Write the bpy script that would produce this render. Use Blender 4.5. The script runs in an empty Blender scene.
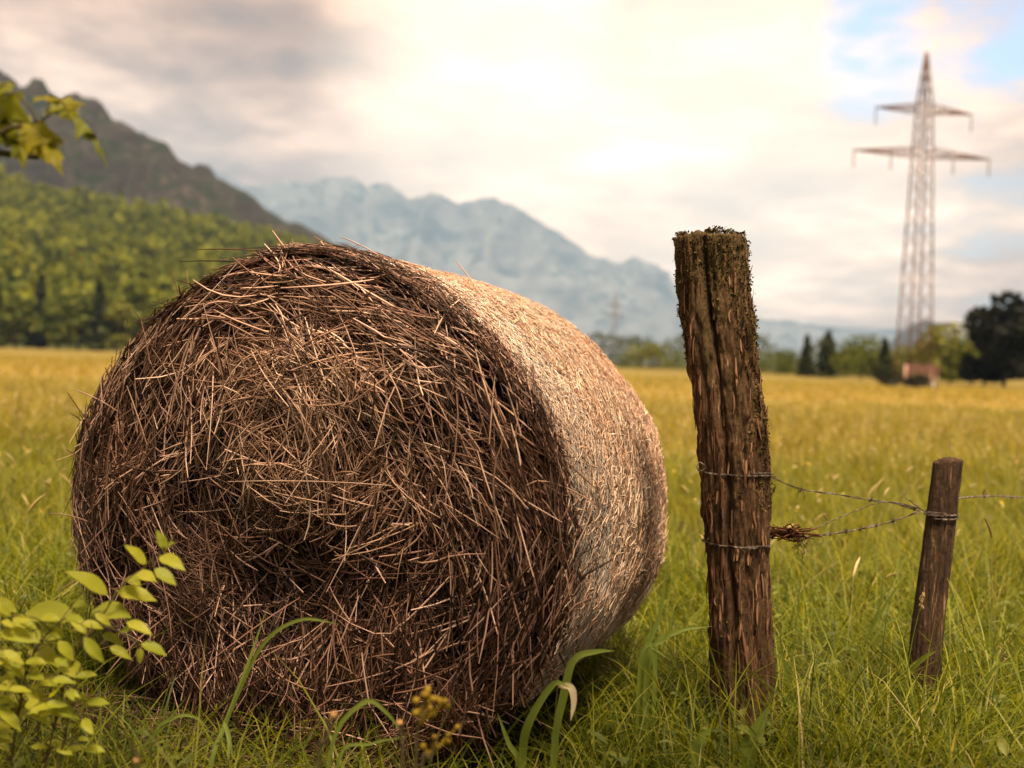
import bpy, math, random
import numpy as np
from mathutils import Matrix, Vector, Euler

rng = np.random.default_rng(7)
random.seed(7)
S = bpy.context.scene
COL = S.collection
R = math.radians

# ------------------------------------------------------------------ camera
CAM_H, FPX, PITCH, ROLL = 1.10, 1000.0, R(-1.4), R(-1.9)
cam_d = bpy.data.cameras.new("camera")
cam = bpy.data.objects.new("camera", cam_d)
COL.objects.link(cam)
cam.location = (0, 0, CAM_H)
cam.rotation_euler = (R(90) + PITCH, ROLL, 0)
cam_d.sensor_width = 36.0
cam_d.lens = FPX * 36.0 / 1024.0
cam_d.clip_start, cam_d.clip_end = 0.05, 60000
cam_d.dof.use_dof = True
cam_d.dof.focus_distance = 2.72
cam_d.dof.aperture_fstop = 1.75
cam_d.dof.aperture_blades = 0
S.camera = cam
CM = np.array(cam.rotation_euler.to_matrix())


def at(px, py, depth):
    """world point at distance `depth` (along +Y) seen in direction px,py"""
    d = CM @ np.array([(px - 512) / FPX, (384 - py) / FPX, -1.0])
    return np.array([0, 0, CAM_H]) + d * (depth / d[1])


def ground_x(px, depth):
    return at(px, 362 + (px - 512) * 0.033, depth)[0]


# ------------------------------------------------------------------ helpers
def prop(o, label=None, cat=None, group=None, kind=None):
    if label: o["label"] = label
    if cat: o["category"] = cat
    if group: o["group"] = group
    if kind: o["kind"] = kind
    return o


def thing(name, label, cat, loc=(0, 0, 0), rz=0.0, group=None):
    o = bpy.data.objects.new(name, None)
    COL.objects.link(o)
    o.location = [float(v) for v in loc]
    o.rotation_euler = (0, 0, rz)
    o.empty_display_size = 0.1
    return prop(o, label, cat, group)


def copy_tree(o, parent=None):
    c = o.copy()
    COL.objects.link(c)
    if parent: c.parent = parent
    for ch in list(o.children):
        copy_tree(ch, c)
    return c


class MB:
    """collects numpy geometry and links it as one mesh object"""
    def __init__(self):
        self.v, self.f, self.n = [], [], 0
        self.sm = []

    def add(self, v, faces, smooth=True):
        v = np.asarray(v, dtype=np.float64).reshape(-1, 3)
        for fa in (faces if isinstance(faces, list) else [faces]):
            fa = np.asarray(fa, dtype=np.int64)
            if fa.size:
                self.f.append(fa + self.n)
                self.sm.append(smooth)
        self.v.append(v)
        self.n += len(v)

    def build(self, name, mat, parent=None, loc=None, shift=None):
        V = np.concatenate(self.v) if self.v else np.zeros((0, 3))
        if shift is not None: V = V - np.asarray(shift)
        me = bpy.data.meshes.new(name)
        me.vertices.add(len(V))
        me.vertices.foreach_set("co", V.astype(np.float32).ravel())
        lo = np.concatenate([f.ravel() for f in self.f])
        sizes = np.concatenate([np.full(len(f), f.shape[1]) for f in self.f])
        smooth = np.concatenate([np.full(len(f), s) for f, s in zip(self.f, self.sm)])
        starts = np.concatenate([[0], np.cumsum(sizes)[:-1]])
        me.loops.add(len(lo))
        me.loops.foreach_set("vertex_index", lo.astype(np.int32))
        me.polygons.add(len(sizes))
        me.polygons.foreach_set("loop_start", starts.astype(np.int32))
        me.polygons.foreach_set("use_smooth", smooth.astype(bool))
        me.update(calc_edges=True)
        me.materials.append(mat)
        o = bpy.data.objects.new(name, me)
        COL.objects.link(o)
        if parent: o.parent = parent
        if loc is not None: o.location = [float(v) for v in loc]
        return o


def unit(a):
    return a / np.maximum(np.linalg.norm(a, axis=-1, keepdims=True), 1e-9)


def hash3(i, j, k, seed):
    n = (i * 374761393 + j * 668265263 + k * 2147483647 + seed * 974634777) & 0xFFFFFFFF
    n = ((n ^ (n >> 13)) * 1274126177) & 0xFFFFFFFF
    n = ((n ^ (n >> 16)) * 2246822519) & 0xFFFFFFFF
    return ((n ^ (n >> 15)) & 0xFFFFFF) / float(0xFFFFFF)


def vnoise(p, seed=0):
    p = np.asarray(p, dtype=np.float64)
    i = np.floor(p).astype(np.int64)
    f = p - i
    f = f * f * f * (f * (f * 6 - 15) + 10)
    out = 0
    for a in (0, 1):
        for b in (0, 1):
            for c in (0, 1):
                w = (f[..., 0] if a else 1 - f[..., 0]) * (f[..., 1] if b else 1 - f[..., 1]) * (f[..., 2] if c else 1 - f[..., 2])
                out = out + w * hash3(i[..., 0] + a, i[..., 1] + b, i[..., 2] + c, seed)
    return out * 2 - 1


def fbm(p, octv=4, seed=0, gain=0.5):
    t, a = 0, 1.0
    p = np.asarray(p, dtype=np.float64)
    for o in range(octv):
        t = t + a * vnoise(p, seed + o * 17)
        p = p * 2.03 + 11.7
        a *= gain
    return t


def ridged(p, octv=5, seed=0):
    t, a = 0, 1.0
    p = np.asarray(p, dtype=np.float64)
    for o in range(octv):
        t = t + a * (1 - np.abs(vnoise(p, seed + o * 17)) * 2)
        p = p * 2.1 + 5.3
        a *= 0.5
    return t


def grid_faces(nu, nv, wrap=False):
    """nu rows, nv columns"""
    i, j = np.meshgrid(np.arange(nu - 1), np.arange(nv if wrap else nv - 1), indexing="ij")
    i, j = i.ravel(), j.ravel()
    j2 = (j + 1) % nv
    return np.stack([i * nv + j, i * nv + j2, (i + 1) * nv + j2, (i + 1) * nv + j], 1)


def strands(mb, P, T, N, L, W, bend, sides=3, segs=3, flat=0.7, taper=0.6):
    """many thin straws: centre P, direction T, out normal N, length L, width W, bend vector (n,3)"""
    n = len(P)
    T = unit(T)
    B = unit(np.cross(T, N))
    N = np.cross(B, T)
    s = np.linspace(-0.5, 0.5, segs + 1)
    C = P[:, None, :] + T[:, None, :] * (s[None, :, None] * L[:, None, None]) + bend[:, None, :] * ((4 * s * s - 0.33)[None, :, None])
    ang = np.arange(sides) * 2 * math.pi / sides
    w = W[:, None] * np.where(np.abs(s) > 0.49, taper, 1.0)[None, :] * 0.5
    ring = (np.cos(ang)[None, None, :, None] * B[:, None, None, :] + flat * np.sin(ang)[None, None, :, None] * N[:, None, None, :]) * w[:, :, None, None]
    V = (C[:, :, None, :] + ring).reshape(-1, 3)
    base = grid_faces(segs + 1, sides, True)
    per = (segs + 1) * sides
    F = (base[None] + (np.arange(n) * per)[:, None, None]).reshape(-1, 4)
    mb.add(V, F)


def blades(mb, P, az, H, W, lean, curve, segs=3, twist=None):
    """grass blades: root P, azimuth of lean, height, width, lean and curve amounts"""
    n = len(P)
    D = np.stack([np.cos(az), np.sin(az), np.zeros(n)], 1)
    ta = az + math.pi / 2 if twist is None else twist
    B = np.stack([np.cos(ta), np.sin(ta), np.zeros(n)], 1)
    V = []
    for k in range(segs + 1):
        s = k / segs
        out = H * (lean * s + curve * s * s)
        up = H * s * (1 - 0.45 * curve * s * s)
        c = P + D * out[:, None]
        c[:, 2] += up
        if k < segs:
            w = (W * (1.0 - 0.75 * s ** 1.6) * 0.5)[:, None]
            V += [c - B * w, c + B * w]
        else:
            V += [c]
    V = np.stack(V, 1).reshape(-1, 3)
    per = 2 * segs + 1
    off = (np.arange(n) * per)[:, None, None]
    q = np.array([[2 * k, 2 * k + 1, 2 * k + 3, 2 * k + 2] for k in range(segs - 1)])
    t = np.array([[2 * segs - 2, 2 * segs - 1, 2 * segs]])
    mb.add(V, [(q[None] + off).reshape(-1, 4), (t[None] + off).reshape(-1, 3)])


def spline(pts, n):
    pts = np.asarray(pts, float)
    if len(pts) == 2:
        t = np.linspace(0, 1, n)[:, None]
        return pts[0] * (1 - t) + pts[1] * t
    P = np.vstack([2 * pts[0] - pts[1], pts, 2 * pts[-1] - pts[-2]])
    out = []
    for u in np.linspace(0, len(pts) - 1 - 1e-9, n):
        i = int(u); t = u - i
        p0, p1, p2, p3 = P[i:i + 4]
        out.append(0.5 * (2 * p1 + (p2 - p0) * t + (2 * p0 - 5 * p1 + 4 * p2 - p3) * t * t + (3 * p1 - p0 - 3 * p2 + p3) * t ** 3))
    return np.array(out)


def tube(mb, pts, rad, sides=6, n=None, raw=False):
    C = np.asarray(pts, float) if raw else spline(pts, n or max(8, 4 * len(pts)))
    m = len(C)
    rr = np.interp(np.linspace(0, 1, m), np.linspace(0, 1, len(np.atleast_1d(rad))), np.atleast_1d(rad)) if np.ndim(rad) else np.full(m, rad)
    T = unit(np.gradient(C, axis=0))
    ref = np.array([0.31, 0.23, 0.92])
    B = unit(np.cross(T, ref)); N = np.cross(B, T)
    a = np.arange(sides) * 2 * math.pi / sides
    V = C[:, None, :] + (np.cos(a)[None, :, None] * B[:, None, :] + np.sin(a)[None, :, None] * N[:, None, :]) * rr[:, None, None]
    V = np.vstack([V.reshape(-1, 3), C[:1], C[-1:]])
    F = grid_faces(m, sides, True)
    k = np.arange(sides); k2 = (k + 1) % sides
    c0, c1 = m * sides, m * sides + 1
    mb.add(V, [F, np.stack([k2, k, np.full(sides, c0)], 1), np.stack([(m - 1) * sides + k, (m - 1) * sides + k2, np.full(sides, c1)], 1)])


def ribbon(mb, pts, width, n=14, face=(0, -1, 0.35), fold=0.25, prof=None):
    """a leaf blade along a path, folded along its midrib"""
    C = spline(pts, n)
    T = unit(np.gradient(C, axis=0))
    B = unit(np.cross(T, np.asarray(face, float)))
    N = np.cross(B, T)
    s = np.linspace(0, 1, n)
    w = width * 0.5 * (np.interp(s, [0, .12, .45, .8, 1], [.5, .8, 1, .6, .03]) if prof is None else np.interp(s, *prof))
    V = np.stack([C - B * w[:, None] + N * (fold * w)[:, None], C, C + B * w[:, None] + N * (fold * w)[:, None]], 1).reshape(-1, 3)
    mb.add(V, grid_faces(n, 3))


def leaf(mb, base, tip, width, up=(0, -.5, .8), fold=0.3, droop=0.12):
    """ovate pointed leaf"""
    base, tip = np.asarray(base, float), np.asarray(tip, float)
    d = tip - base
    L = np.linalg.norm(d)
    n = 9
    s = np.linspace(0, 1, n)
    T = d / L
    B = unit(np.cross(T, np.asarray(up, float))); N = np.cross(B, T)
    C = base + d * s[:, None] + N * (droop * L * np.sin(s * math.pi * 0.9))[:, None]
    w = width * 0.5 * np.interp(s, [0, .08, .22, .4, .6, .8, .92, 1], [.05, .5, .9, 1, .85, .48, .18, .0])
    V = []
    for k, off in ((-1, 1), (-.5, .62), (0, 0), (.5, .62), (1, 1)):
        V.append(C + B * (k * w)[:, None] + N * (fold * w * off + 0.03 * width * np.sin(s * 14 + k))[:, None])
    V = np.stack(V, 1).reshape(-1, 3)
    mb.add(V, grid_faces(n, 5))


def box_between(mb, a, b, t):
    tube(mb, np.array([a, b]), t * 0.7, sides=4, n=2)


# ------------------------------------------------------------------ materials
def new_mat(name):
    m = bpy.data.materials.new(name)
    m.use_nodes = True
    nt = m.node_tree
    nt.nodes.clear()
    return m, nt


def nd(nt, typ, **kw):
    n = nt.nodes.new(typ)
    for k, v in kw.items():
        if k.startswith("i_"):
            key = k[2:]
            n.inputs[int(key) if key.isdigit() else key].default_value = v
        else:
            setattr(n, k, v)
    return n


def ramp(nt, stops, fac=None, interp="LINEAR"):
    n = nt.nodes.new("ShaderNodeValToRGB")
    el = n.color_ramp.elements
    n.color_ramp.interpolation = interp
    while len(el) < len(stops): el.new(0.5)
    for e, (p, c) in zip(el, stops):
        e.position = p
        e.color = (*c, 1) if len(c) == 3 else c
    if fac is not None: nt.links.new(fac, n.inputs[0])
    return n


def mix(nt, fac, a, b, blend="MIX"):
    n = nt.nodes.new("ShaderNodeMix")
    n.data_type = "RGBA"; n.blend_type = blend
    for sock, v in ((n.inputs[0], fac), (n.inputs[6], a), (n.inputs[7], b)):
        if hasattr(v, "links"): nt.links.new(v, sock)
        elif isinstance(v, (int, float)): sock.default_value = v
        else: sock.default_value = (*v, 1)
    return n.outputs[2]


def math_n(nt, op, a, b=None, clamp=False):
    n = nt.nodes.new("ShaderNodeMath")
    n.operation = op; n.use_clamp = clamp
    for sock, v in ((n.inputs[0], a), (n.inputs[1], b)):
        if v is None: continue
        if hasattr(v, "links"): nt.links.new(v, sock)
        else: sock.default_value = v
    return n.outputs[0]


def noise(nt, scale, detail=4, rough=0.55, vec=None, stretch=None, coord="Object"):
    if vec is None:
        vec = nd(nt, "ShaderNodeTexCoord").outputs[coord]
    if stretch is not None:
        mp = nd(nt, "ShaderNodeMapping")
        mp.inputs["Scale"].default_value = stretch
        nt.links.new(vec, mp.inputs[0]); vec = mp.outputs[0]
    n = nd(nt, "ShaderNodeTexNoise")
    n.inputs["Scale"].default_value = scale
    n.inputs["Detail"].default_value = detail
    n.inputs["Roughness"].default_value = rough
    nt.links.new(vec, n.inputs["Vector"])
    return n.outputs["Fac"]


def finish(nt, color, rough=0.8, spec=0.3, trans=0.0, trans_color=None, bump=None, metal=0.0, bump_s=0.4, bump_d=0.01):
    out = nd(nt, "ShaderNodeOutputMaterial")
    p = nd(nt, "ShaderNodeBsdfPrincipled")
    p.inputs["Roughness"].default_value = rough
    p.inputs["Specular IOR Level"].default_value = spec
    p.inputs["Metallic"].default_value = metal
    if hasattr(color, "links"): nt.links.new(color, p.inputs["Base Color"])
    else: p.inputs["Base Color"].default_value = (*color, 1)
    if bump is not None:
        b = nd(nt, "ShaderNodeBump")
        b.inputs["Strength"].default_value = bump_s
        b.inputs["Distance"].default_value = bump_d
        nt.links.new(bump, b.inputs["Height"])
        nt.links.new(b.outputs[0], p.inputs["Normal"])
    if trans > 0:
        t = nd(nt, "ShaderNodeBsdfTranslucent")
        tc = trans_color if trans_color is not None else color
        if hasattr(tc, "links"): nt.links.new(tc, t.inputs[0])
        else: t.inputs[0].default_value = (*tc, 1)
        m = nd(nt, "ShaderNodeMixShader"); m.inputs[0].default_value = trans
        nt.links.new(p.outputs[0], m.inputs[1]); nt.links.new(t.outputs[0], m.inputs[2])
        nt.links.new(m.outputs[0], out.inputs[0])
    else:
        nt.links.new(p.outputs[0], out.inputs[0])


def island(nt):
    return nd(nt, "ShaderNodeNewGeometry").outputs["Random Per Island"]


def mat_island(name, stops, rough=0.7, spec=0.3, trans=0.0, patch=None, tstops=None):
    """colour varies from piece to piece; patch=(scale, tint, amount) adds large uneven areas"""
    m, nt = new_mat(name)
    f = island(nt)
    c = ramp(nt, stops, f).outputs[0]
    if patch:
        k = noise(nt, patch[0], 3)
        k = ramp(nt, [(0.38, (0, 0, 0)), (0.66, (1, 1, 1))], k).outputs[0]
        k = math_n(nt, "MULTIPLY", k, patch[2])
        c = mix(nt, k, c, patch[1])
    tc = None
    if tstops: tc = ramp(nt, tstops, f).outputs[0]
    finish(nt, c, rough, spec, trans, tc)
    return m


def meadow_mask(nt):
    """0 = lush green, 1 = ripe golden, following the real swathes of the meadow"""
    g = nd(nt, "ShaderNodeNewGeometry")
    sep = nd(nt, "ShaderNodeSeparateXYZ")
    nt.links.new(g.outputs["Position"], sep.inputs[0])
    y = sep.outputs[1]
    lg = math_n(nt, "LOGARITHM", math_n(nt, "MAXIMUM", y, 1.0), 10.0)
    n1 = noise(nt, 1.0, 3, vec=g.outputs["Position"], stretch=(0.12, 0.25, 0.1))
    v = math_n(nt, "ADD", lg, math_n(nt, "MULTIPLY", math_n(nt, "SUBTRACT", n1, 0.5), 0.95))
    return ramp(nt, [(0.22, (0, 0, 0)), (0.33, (.15,) * 3), (0.42, (.42,) * 3), (0.47, (.7,) * 3), (0.53, (.45,) * 3), (0.61, (1, 1, 1)), (0.72, (.75,) * 3), (0.86, (.6,) * 3)], math_n(nt, "MULTIPLY", v, 0.4), "EASE").outputs[0], g


M = {}
# straw
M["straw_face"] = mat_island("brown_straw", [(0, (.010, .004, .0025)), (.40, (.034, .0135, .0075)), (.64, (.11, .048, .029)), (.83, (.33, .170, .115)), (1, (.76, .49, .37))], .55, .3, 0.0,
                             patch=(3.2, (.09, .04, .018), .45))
M["straw_lit"] = mat_island("highlight_straw", [(0, (.07, .035, .019)), (.4, (.22, .115, .070)), (.8, (.48, .29, .19)), (1, (.76, .54, .40))], .42, .5)  # paler straw colour that paints highlights onto the bale face
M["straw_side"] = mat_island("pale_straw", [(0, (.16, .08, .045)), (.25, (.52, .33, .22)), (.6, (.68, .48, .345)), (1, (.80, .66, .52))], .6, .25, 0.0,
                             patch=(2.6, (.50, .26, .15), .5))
M["net"] = mat_island("net_plastic", [(0, (.55, .50, .44)), (1, (.74, .70, .64))], .5, .3)
M["loose_straw"] = mat_island("loose_straw", [(0, (.04, .022, .012)), (.6, (.12, .07, .04)), (1, (.30, .20, .12))], .7, .2)
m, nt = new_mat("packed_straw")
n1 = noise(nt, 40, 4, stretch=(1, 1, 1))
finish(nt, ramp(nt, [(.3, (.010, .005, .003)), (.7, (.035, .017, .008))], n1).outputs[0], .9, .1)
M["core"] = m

# bark and wood
def bark(name, dark, mid, light, moss_z=None, moss=(.075, .07, .02)):
    m, nt = new_mat(name)
    a = noise(nt, 9, 8, .7, stretch=(9, 9, .8))
    b = noise(nt, 6, 6, .65, stretch=(3.0, 3.0, .6))
    c = noise(nt, 120, 3, .6, stretch=(1, 1, .5))
    col = ramp(nt, [(.36, dark), (.48, mid), (.56, mid), (.66, light)], a).outputs[0]
    patch = ramp(nt, [(.46, (0, 0, 0)), (.56, (1, 1, 1))], b).outputs[0]
    col2 = ramp(nt, [(.3, tuple(v * .55 for v in dark)), (.7, tuple(v * 1.1 for v in mid))], c).outputs[0]
    col = mix(nt, math_n(nt, "MULTIPLY", patch, .75), col, col2)
    if moss_z:
        sep = nd(nt, "ShaderNodeSeparateXYZ")
        nt.links.new(nd(nt, "ShaderNodeTexCoord").outputs["Object"], sep.inputs[0])
        f = math_n(nt, "ADD", sep.outputs[2], math_n(nt, "MULTIPLY", math_n(nt, "SUBTRACT", b, .5), 1.5))
        mr = nd(nt, "ShaderNodeMapRange"); mr.inputs[1].default_value = moss_z[0]; mr.inputs[2].default_value = moss_z[1]
        nt.links.new(f, mr.inputs[0])
        col = mix(nt, math_n(nt, "MULTIPLY", mr.outputs[0], .8), col, mix(nt, c, tuple(v * .4 for v in moss), moss))
    finish(nt, col, .85, .2, bump=math_n(nt, "ADD", a, math_n(nt, "MULTIPLY", c, .5)), bump_s=.9, bump_d=.012)
    return m

M["old_post"] = bark("weathered_bark", (.018, .010, .006), (.12, .062, .030), (.46, .29, .165), moss_z=(.95, 1.6), moss=(.12, .085, .03))
M["post_wood"] = bark("dark_wood", (.014, .008, .005), (.065, .035, .019), (.34, .205, .12))
M["moss"] = mat_island("moss", [(0, (.022, .016, .007)), (.5, (.060, .045, .015)), (.85, (.12, .088, .030)), (1, (.20, .14, .06))], .95, .1)
M["bark_flake"] = mat_island("bark_flake", [(0, (.05, .022, .011)), (.6, (.16, .075, .038)), (1, (.36, .19, .11))], .85, .2)
M["trunk"] = bark("tree_bark", (.03, .022, .015), (.07, .05, .035), (.12, .09, .06))
m, nt = new_mat("rusty_wire")
n1 = noise(nt, 60, 4)
finish(nt, ramp(nt, [(.35, (.05, .025, .015)), (.5, (.09, .065, .05)), (.65, (.22, .19, .165))], n1).outputs[0], .6, .3, metal=.15)
M["wire"] = m
M["rust"] = mat_island("rust", [(0, (.03, .012, .007)), (1, (.12, .045, .02))], .9, .1)

# foliage
def leafmat(name, stops, trans=.4, tint=1.25, rough=.5):
    m, nt = new_mat(name)
    f = island(nt)
    n1 = noise(nt, 30, 3)
    c = ramp(nt, stops, f).outputs[0]
    c = mix(nt, math_n(nt, "MULTIPLY", n1, .25), c, tuple(v * 1.4 for v in stops[-1][1]))
    t = mix(nt, 1.0, c, (tint, tint, .55), "MULTIPLY")
    finish(nt, c, rough, .3, trans, t)
    return m

M["shrub_leaf"] = leafmat("shrub_leaf", [(0, (.22, .26, .02)), (.5, (.36, .37, .034)), (1, (.48, .46, .05))], .5, 1.5)
M["maple_leaf"] = leafmat("maple_leaf", [(0, (.15, .18, .014)), (.5, (.23, .24, .018)), (1, (.36, .28, .022))], .55, 1.5)
M["stem"] = mat_island("stem", [(0, (.06, .05, .018)), (1, (.10, .07, .03))], .6)
M["green_blade"] = leafmat("green_blade", [(0, (.11, .16, .022)), (1, (.21, .25, .045))], .4, 1.5)
M["herb"] = leafmat("herb_leaf", [(0, (.05, .075, .012)), (.6, (.11, .14, .02)), (1, (.2, .2, .04))], .4, 1.4)
M["dry_blade"] = leafmat("dry_blade", [(0, (.42, .33, .19)), (1, (.5, .42, .26))], .3, 1.0)
M["bloom"] = mat_island("yellow_petals", [(0, (.30, .19, .02)), (1, (.42, .28, .03))], .6, .2, .3)
M["bud"] = mat_island("bud", [(0, (.6, .30, .11)), (1, (.68, .38, .17))], .6, .2, .3)

def crownmat(name, stops, trans=.3):
    m, nt = new_mat(name)
    f = island(nt)
    c = ramp(nt, stops, f).outputs[0]
    finish(nt, c, .7, .15, trans, mix(nt, 1.0, c, (1.3, 1.3, .6), "MULTIPLY"))
    return m

M["leaf_mid"] = crownmat("foliage_mid", [(0, (.045, .062, .010)), (.5, (.085, .105, .014)), (1, (.15, .15, .022))])
M["leaf_light"] = crownmat("foliage_light", [(0, (.085, .095, .016)), (.5, (.14, .145, .022)), (1, (.21, .19, .03))])
M["hedge"] = crownmat("hedge_foliage", [(0, (.025, .034, .007)), (.5, (.05, .06, .010)), (1, (.10, .10, .016))])
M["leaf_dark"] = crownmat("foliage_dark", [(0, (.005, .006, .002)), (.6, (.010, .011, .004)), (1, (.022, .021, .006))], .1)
M["spruce"] = crownmat("spruce_needles", [(0, (.014, .019, .006)), (.6, (.03, .037, .009)), (1, (.055, .06, .014))], .12)
m, nt = new_mat("forest_foliage")
f = island(nt)
g = nd(nt, "ShaderNodeNewGeometry")
k = noise(nt, .075, 2, vec=g.outputs["Position"])
c = ramp(nt, [(0, (.07, .09, .008)), (.5, (.17, .19, .012)), (1, (.30, .28, .018))], f).outputs[0]
c = mix(nt, ramp(nt, [(.44, (0, 0, 0)), (.62, (.55,) * 3)], k).outputs[0], mix(nt, .5, c, (.03, .05, .005)), (.28, .27, .014))
finish(nt, c, .7, .15, .3, mix(nt, 1.0, c, (1.3, 1.3, .6), "MULTIPLY"))
M["forest"] = m

# grass
m, nt = new_mat("meadow_grass")
mask, g = meadow_mask(nt)
f = island(nt)
green = ramp(nt, [(0, (.028, .046, .003)), (.45, (.105, .130, .007)), (.85, (.23, .235, .016)), (.96, (.24, .22, .035)), (1, (.42, .34, .14))], f).outputs[0]
gold = ramp(nt, [(0, (.15, .125, .022)), (.5, (.28, .205, .045)), (.85, (.38, .265, .07)), (1, (.52, .40, .16))], f).outputs[0]
c = mix(nt, mask, green, gold)
finish(nt, c, .5, .22, .42, mix(nt, 1.0, c, (1.8, 1.65, .5), "MULTIPLY"))
M["grass"] = m
m, nt = new_mat("meadow_soil")
mask, g = meadow_mask(nt)
k1 = noise(nt, 9, 5, vec=g.outputs["Position"])
k2 = noise(nt, .5, 4, vec=g.outputs["Position"], stretch=(.25, 1, 1))
near = ramp(nt, [(.3, (.014, .015, .005)), (.7, (.05, .055, .012))], k1).outputs[0]
far = ramp(nt, [(.3, (.14, .115, .03)), (.5, (.23, .17, .045)), (.7, (.31, .20, .06))], k2).outputs[0]
finish(nt, mix(nt, mask, near, far), .95, .05, bump=k1, bump_s=.5, bump_d=.03)
M["ground"] = m
M["seed"] = mat_island("seed_head", [(0, (.30, .22, .08)), (.6, (.45, .34, .14)), (1, (.62, .5, .26))], .7, .2, .3)
M["blossom"] = mat_island("meadow_blossom", [(0, (.50, .42, .20)), (.55, (.55, .48, .28)), (.56, (.55, .38, .05)), (1, (.62, .46, .07))], .7, .1, .3)

# rock
def rock(name, stops, scale, snow=None, forest=None):
    m, nt = new_mat(name)
    g = nd(nt, "ShaderNodeNewGeometry")
    n1 = noise(nt, scale, 6, .65, vec=g.outputs["Position"], stretch=(1, 1, 2.2))
    n2 = noise(nt, scale * 5, 5, .6, vec=g.outputs["Position"])
    c = ramp(nt, stops, n1).outputs[0]
    sepn = nd(nt, "ShaderNodeSeparateXYZ"); nt.links.new(g.outputs["Normal"], sepn.inputs[0])
    sepp = nd(nt, "ShaderNodeSeparateXYZ"); nt.links.new(g.outputs["Position"], sepp.inputs[0])
    if forest:
        k = math_n(nt, "ADD", n1, math_n(nt, "MULTIPLY", math_n(nt, "SUBTRACT", n2, .5), .6))
        c = mix(nt, ramp(nt, [(forest[0], (0, 0, 0)), (forest[0] + .08, (1, 1, 1))], k).outputs[0], c, forest[1])
    if snow:
        h = nd(nt, "ShaderNodeMapRange"); h.inputs[1].default_value = snow[0]; h.inputs[2].default_value = snow[1]
        nt.links.new(sepp.outputs[2], h.inputs[0])
        k = math_n(nt, "ADD", math_n(nt, "MULTIPLY", h.outputs[0], .5), math_n(nt, "MULTIPLY", n2, .9))
        k = math_n(nt, "ADD", k, math_n(nt, "MULTIPLY", sepn.outputs[2], .25))
        if len(snow) > 3:   # a big snowfield lies on the western end of the range
            xr = nd(nt, "ShaderNodeMapRange"); xr.inputs[1].default_value = snow[3]; xr.inputs[2].default_value = snow[4]
            nt.links.new(sepp.outputs[0], xr.inputs[0])
            k = math_n(nt, "ADD", k, math_n(nt, "MULTIPLY", xr.outputs[0], .13))
        c = mix(nt, ramp(nt, [(snow[2], (0, 0, 0)), (snow[2] + .06, (1, 1, 1))], k).outputs[0], c, (.55, .58, .63))
    finish(nt, c, .9, .1, bump=n2, bump_s=.8, bump_d=scale and .04 / scale)
    return m

M["ridge_rock"] = rock("ridge_rock", [(.3, (.022, .018, .015)), (.5, (.05, .036, .028)), (.7, (.13, .095, .075))], .006, None, (.47, (.022, .024, .013)))
M["far_rock"] = rock("far_rock", [(.36, (.03, .04, .05)), (.5, (.12, .12, .125)), (.62, (.19, .19, .195))], .0021, (300, 1500, 1.05, -1250, -1750), (.56, (.035, .05, .055)))
M["crag_rock"] = rock("crag_rock", [(.35, (.012, .010, .009)), (.5, (.030, .022, .018)), (.64, (.13, .095, .08))], .022, None, (.47, (.016, .018, .009)))
M["hill_soil"] = rock("hill_soil", [(.3, (.02, .025, .006)), (.7, (.05, .05, .012))], .05)
m, nt = new_mat("galvanised_steel")
n1 = noise(nt, 2, 3)
finish(nt, ramp(nt, [(.3, (.10, .05, .03)), (.7, (.17, .09, .055))], n1).outputs[0], .6, .3, metal=.2)
M["steel"] = m
m, nt = new_mat("insulator"); finish(nt, (.16, .10, .08), .3, .5); M["insulator"] = m
m, nt = new_mat("painted_board")
n1 = noise(nt, 3, 4, stretch=(1, 1, 6))
finish(nt, ramp(nt, [(.3, (.10, .045, .035)), (.7, (.17, .08, .06))], n1).outputs[0], .7, .2); M["red_board"] = m
m, nt = new_mat("pale_beam"); finish(nt, (.42, .26, .2), .8, .2); M["pale_beam"] = m
m, nt = new_mat("concrete"); finish(nt, ramp(nt, [(.3, (.25, .23, .2)), (.7, (.36, .33, .3))], noise(nt, 4, 4)).outputs[0], .9, .1); M["concrete"] = m

# ------------------------------------------------------------------ ground
mb = MB()
t = np.linspace(-1, 1, 181)
gx = 9800 * np.sinh(t * 9.5) / math.sinh(9.5)
gy = 9800 * np.sinh(t * 9.5) / math.sinh(9.5)
X, Y = np.meshgrid(gx, gy + 3.0, indexing="ij")
Z = 0.025 * fbm(np.stack([X * .9, Y * .9, X * 0], -1), 3, 3) * np.exp(-(X ** 2 + Y ** 2) / 60 ** 2) - 0.015
mb.add(np.stack([X, Y, Z], -1).reshape(-1, 3), grid_faces(181, 181)[:, ::-1])
prop(mb.build("ground", M["ground"]), "golden green hay meadow reaching to the distant tree line", "meadow", kind="structure")

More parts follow.
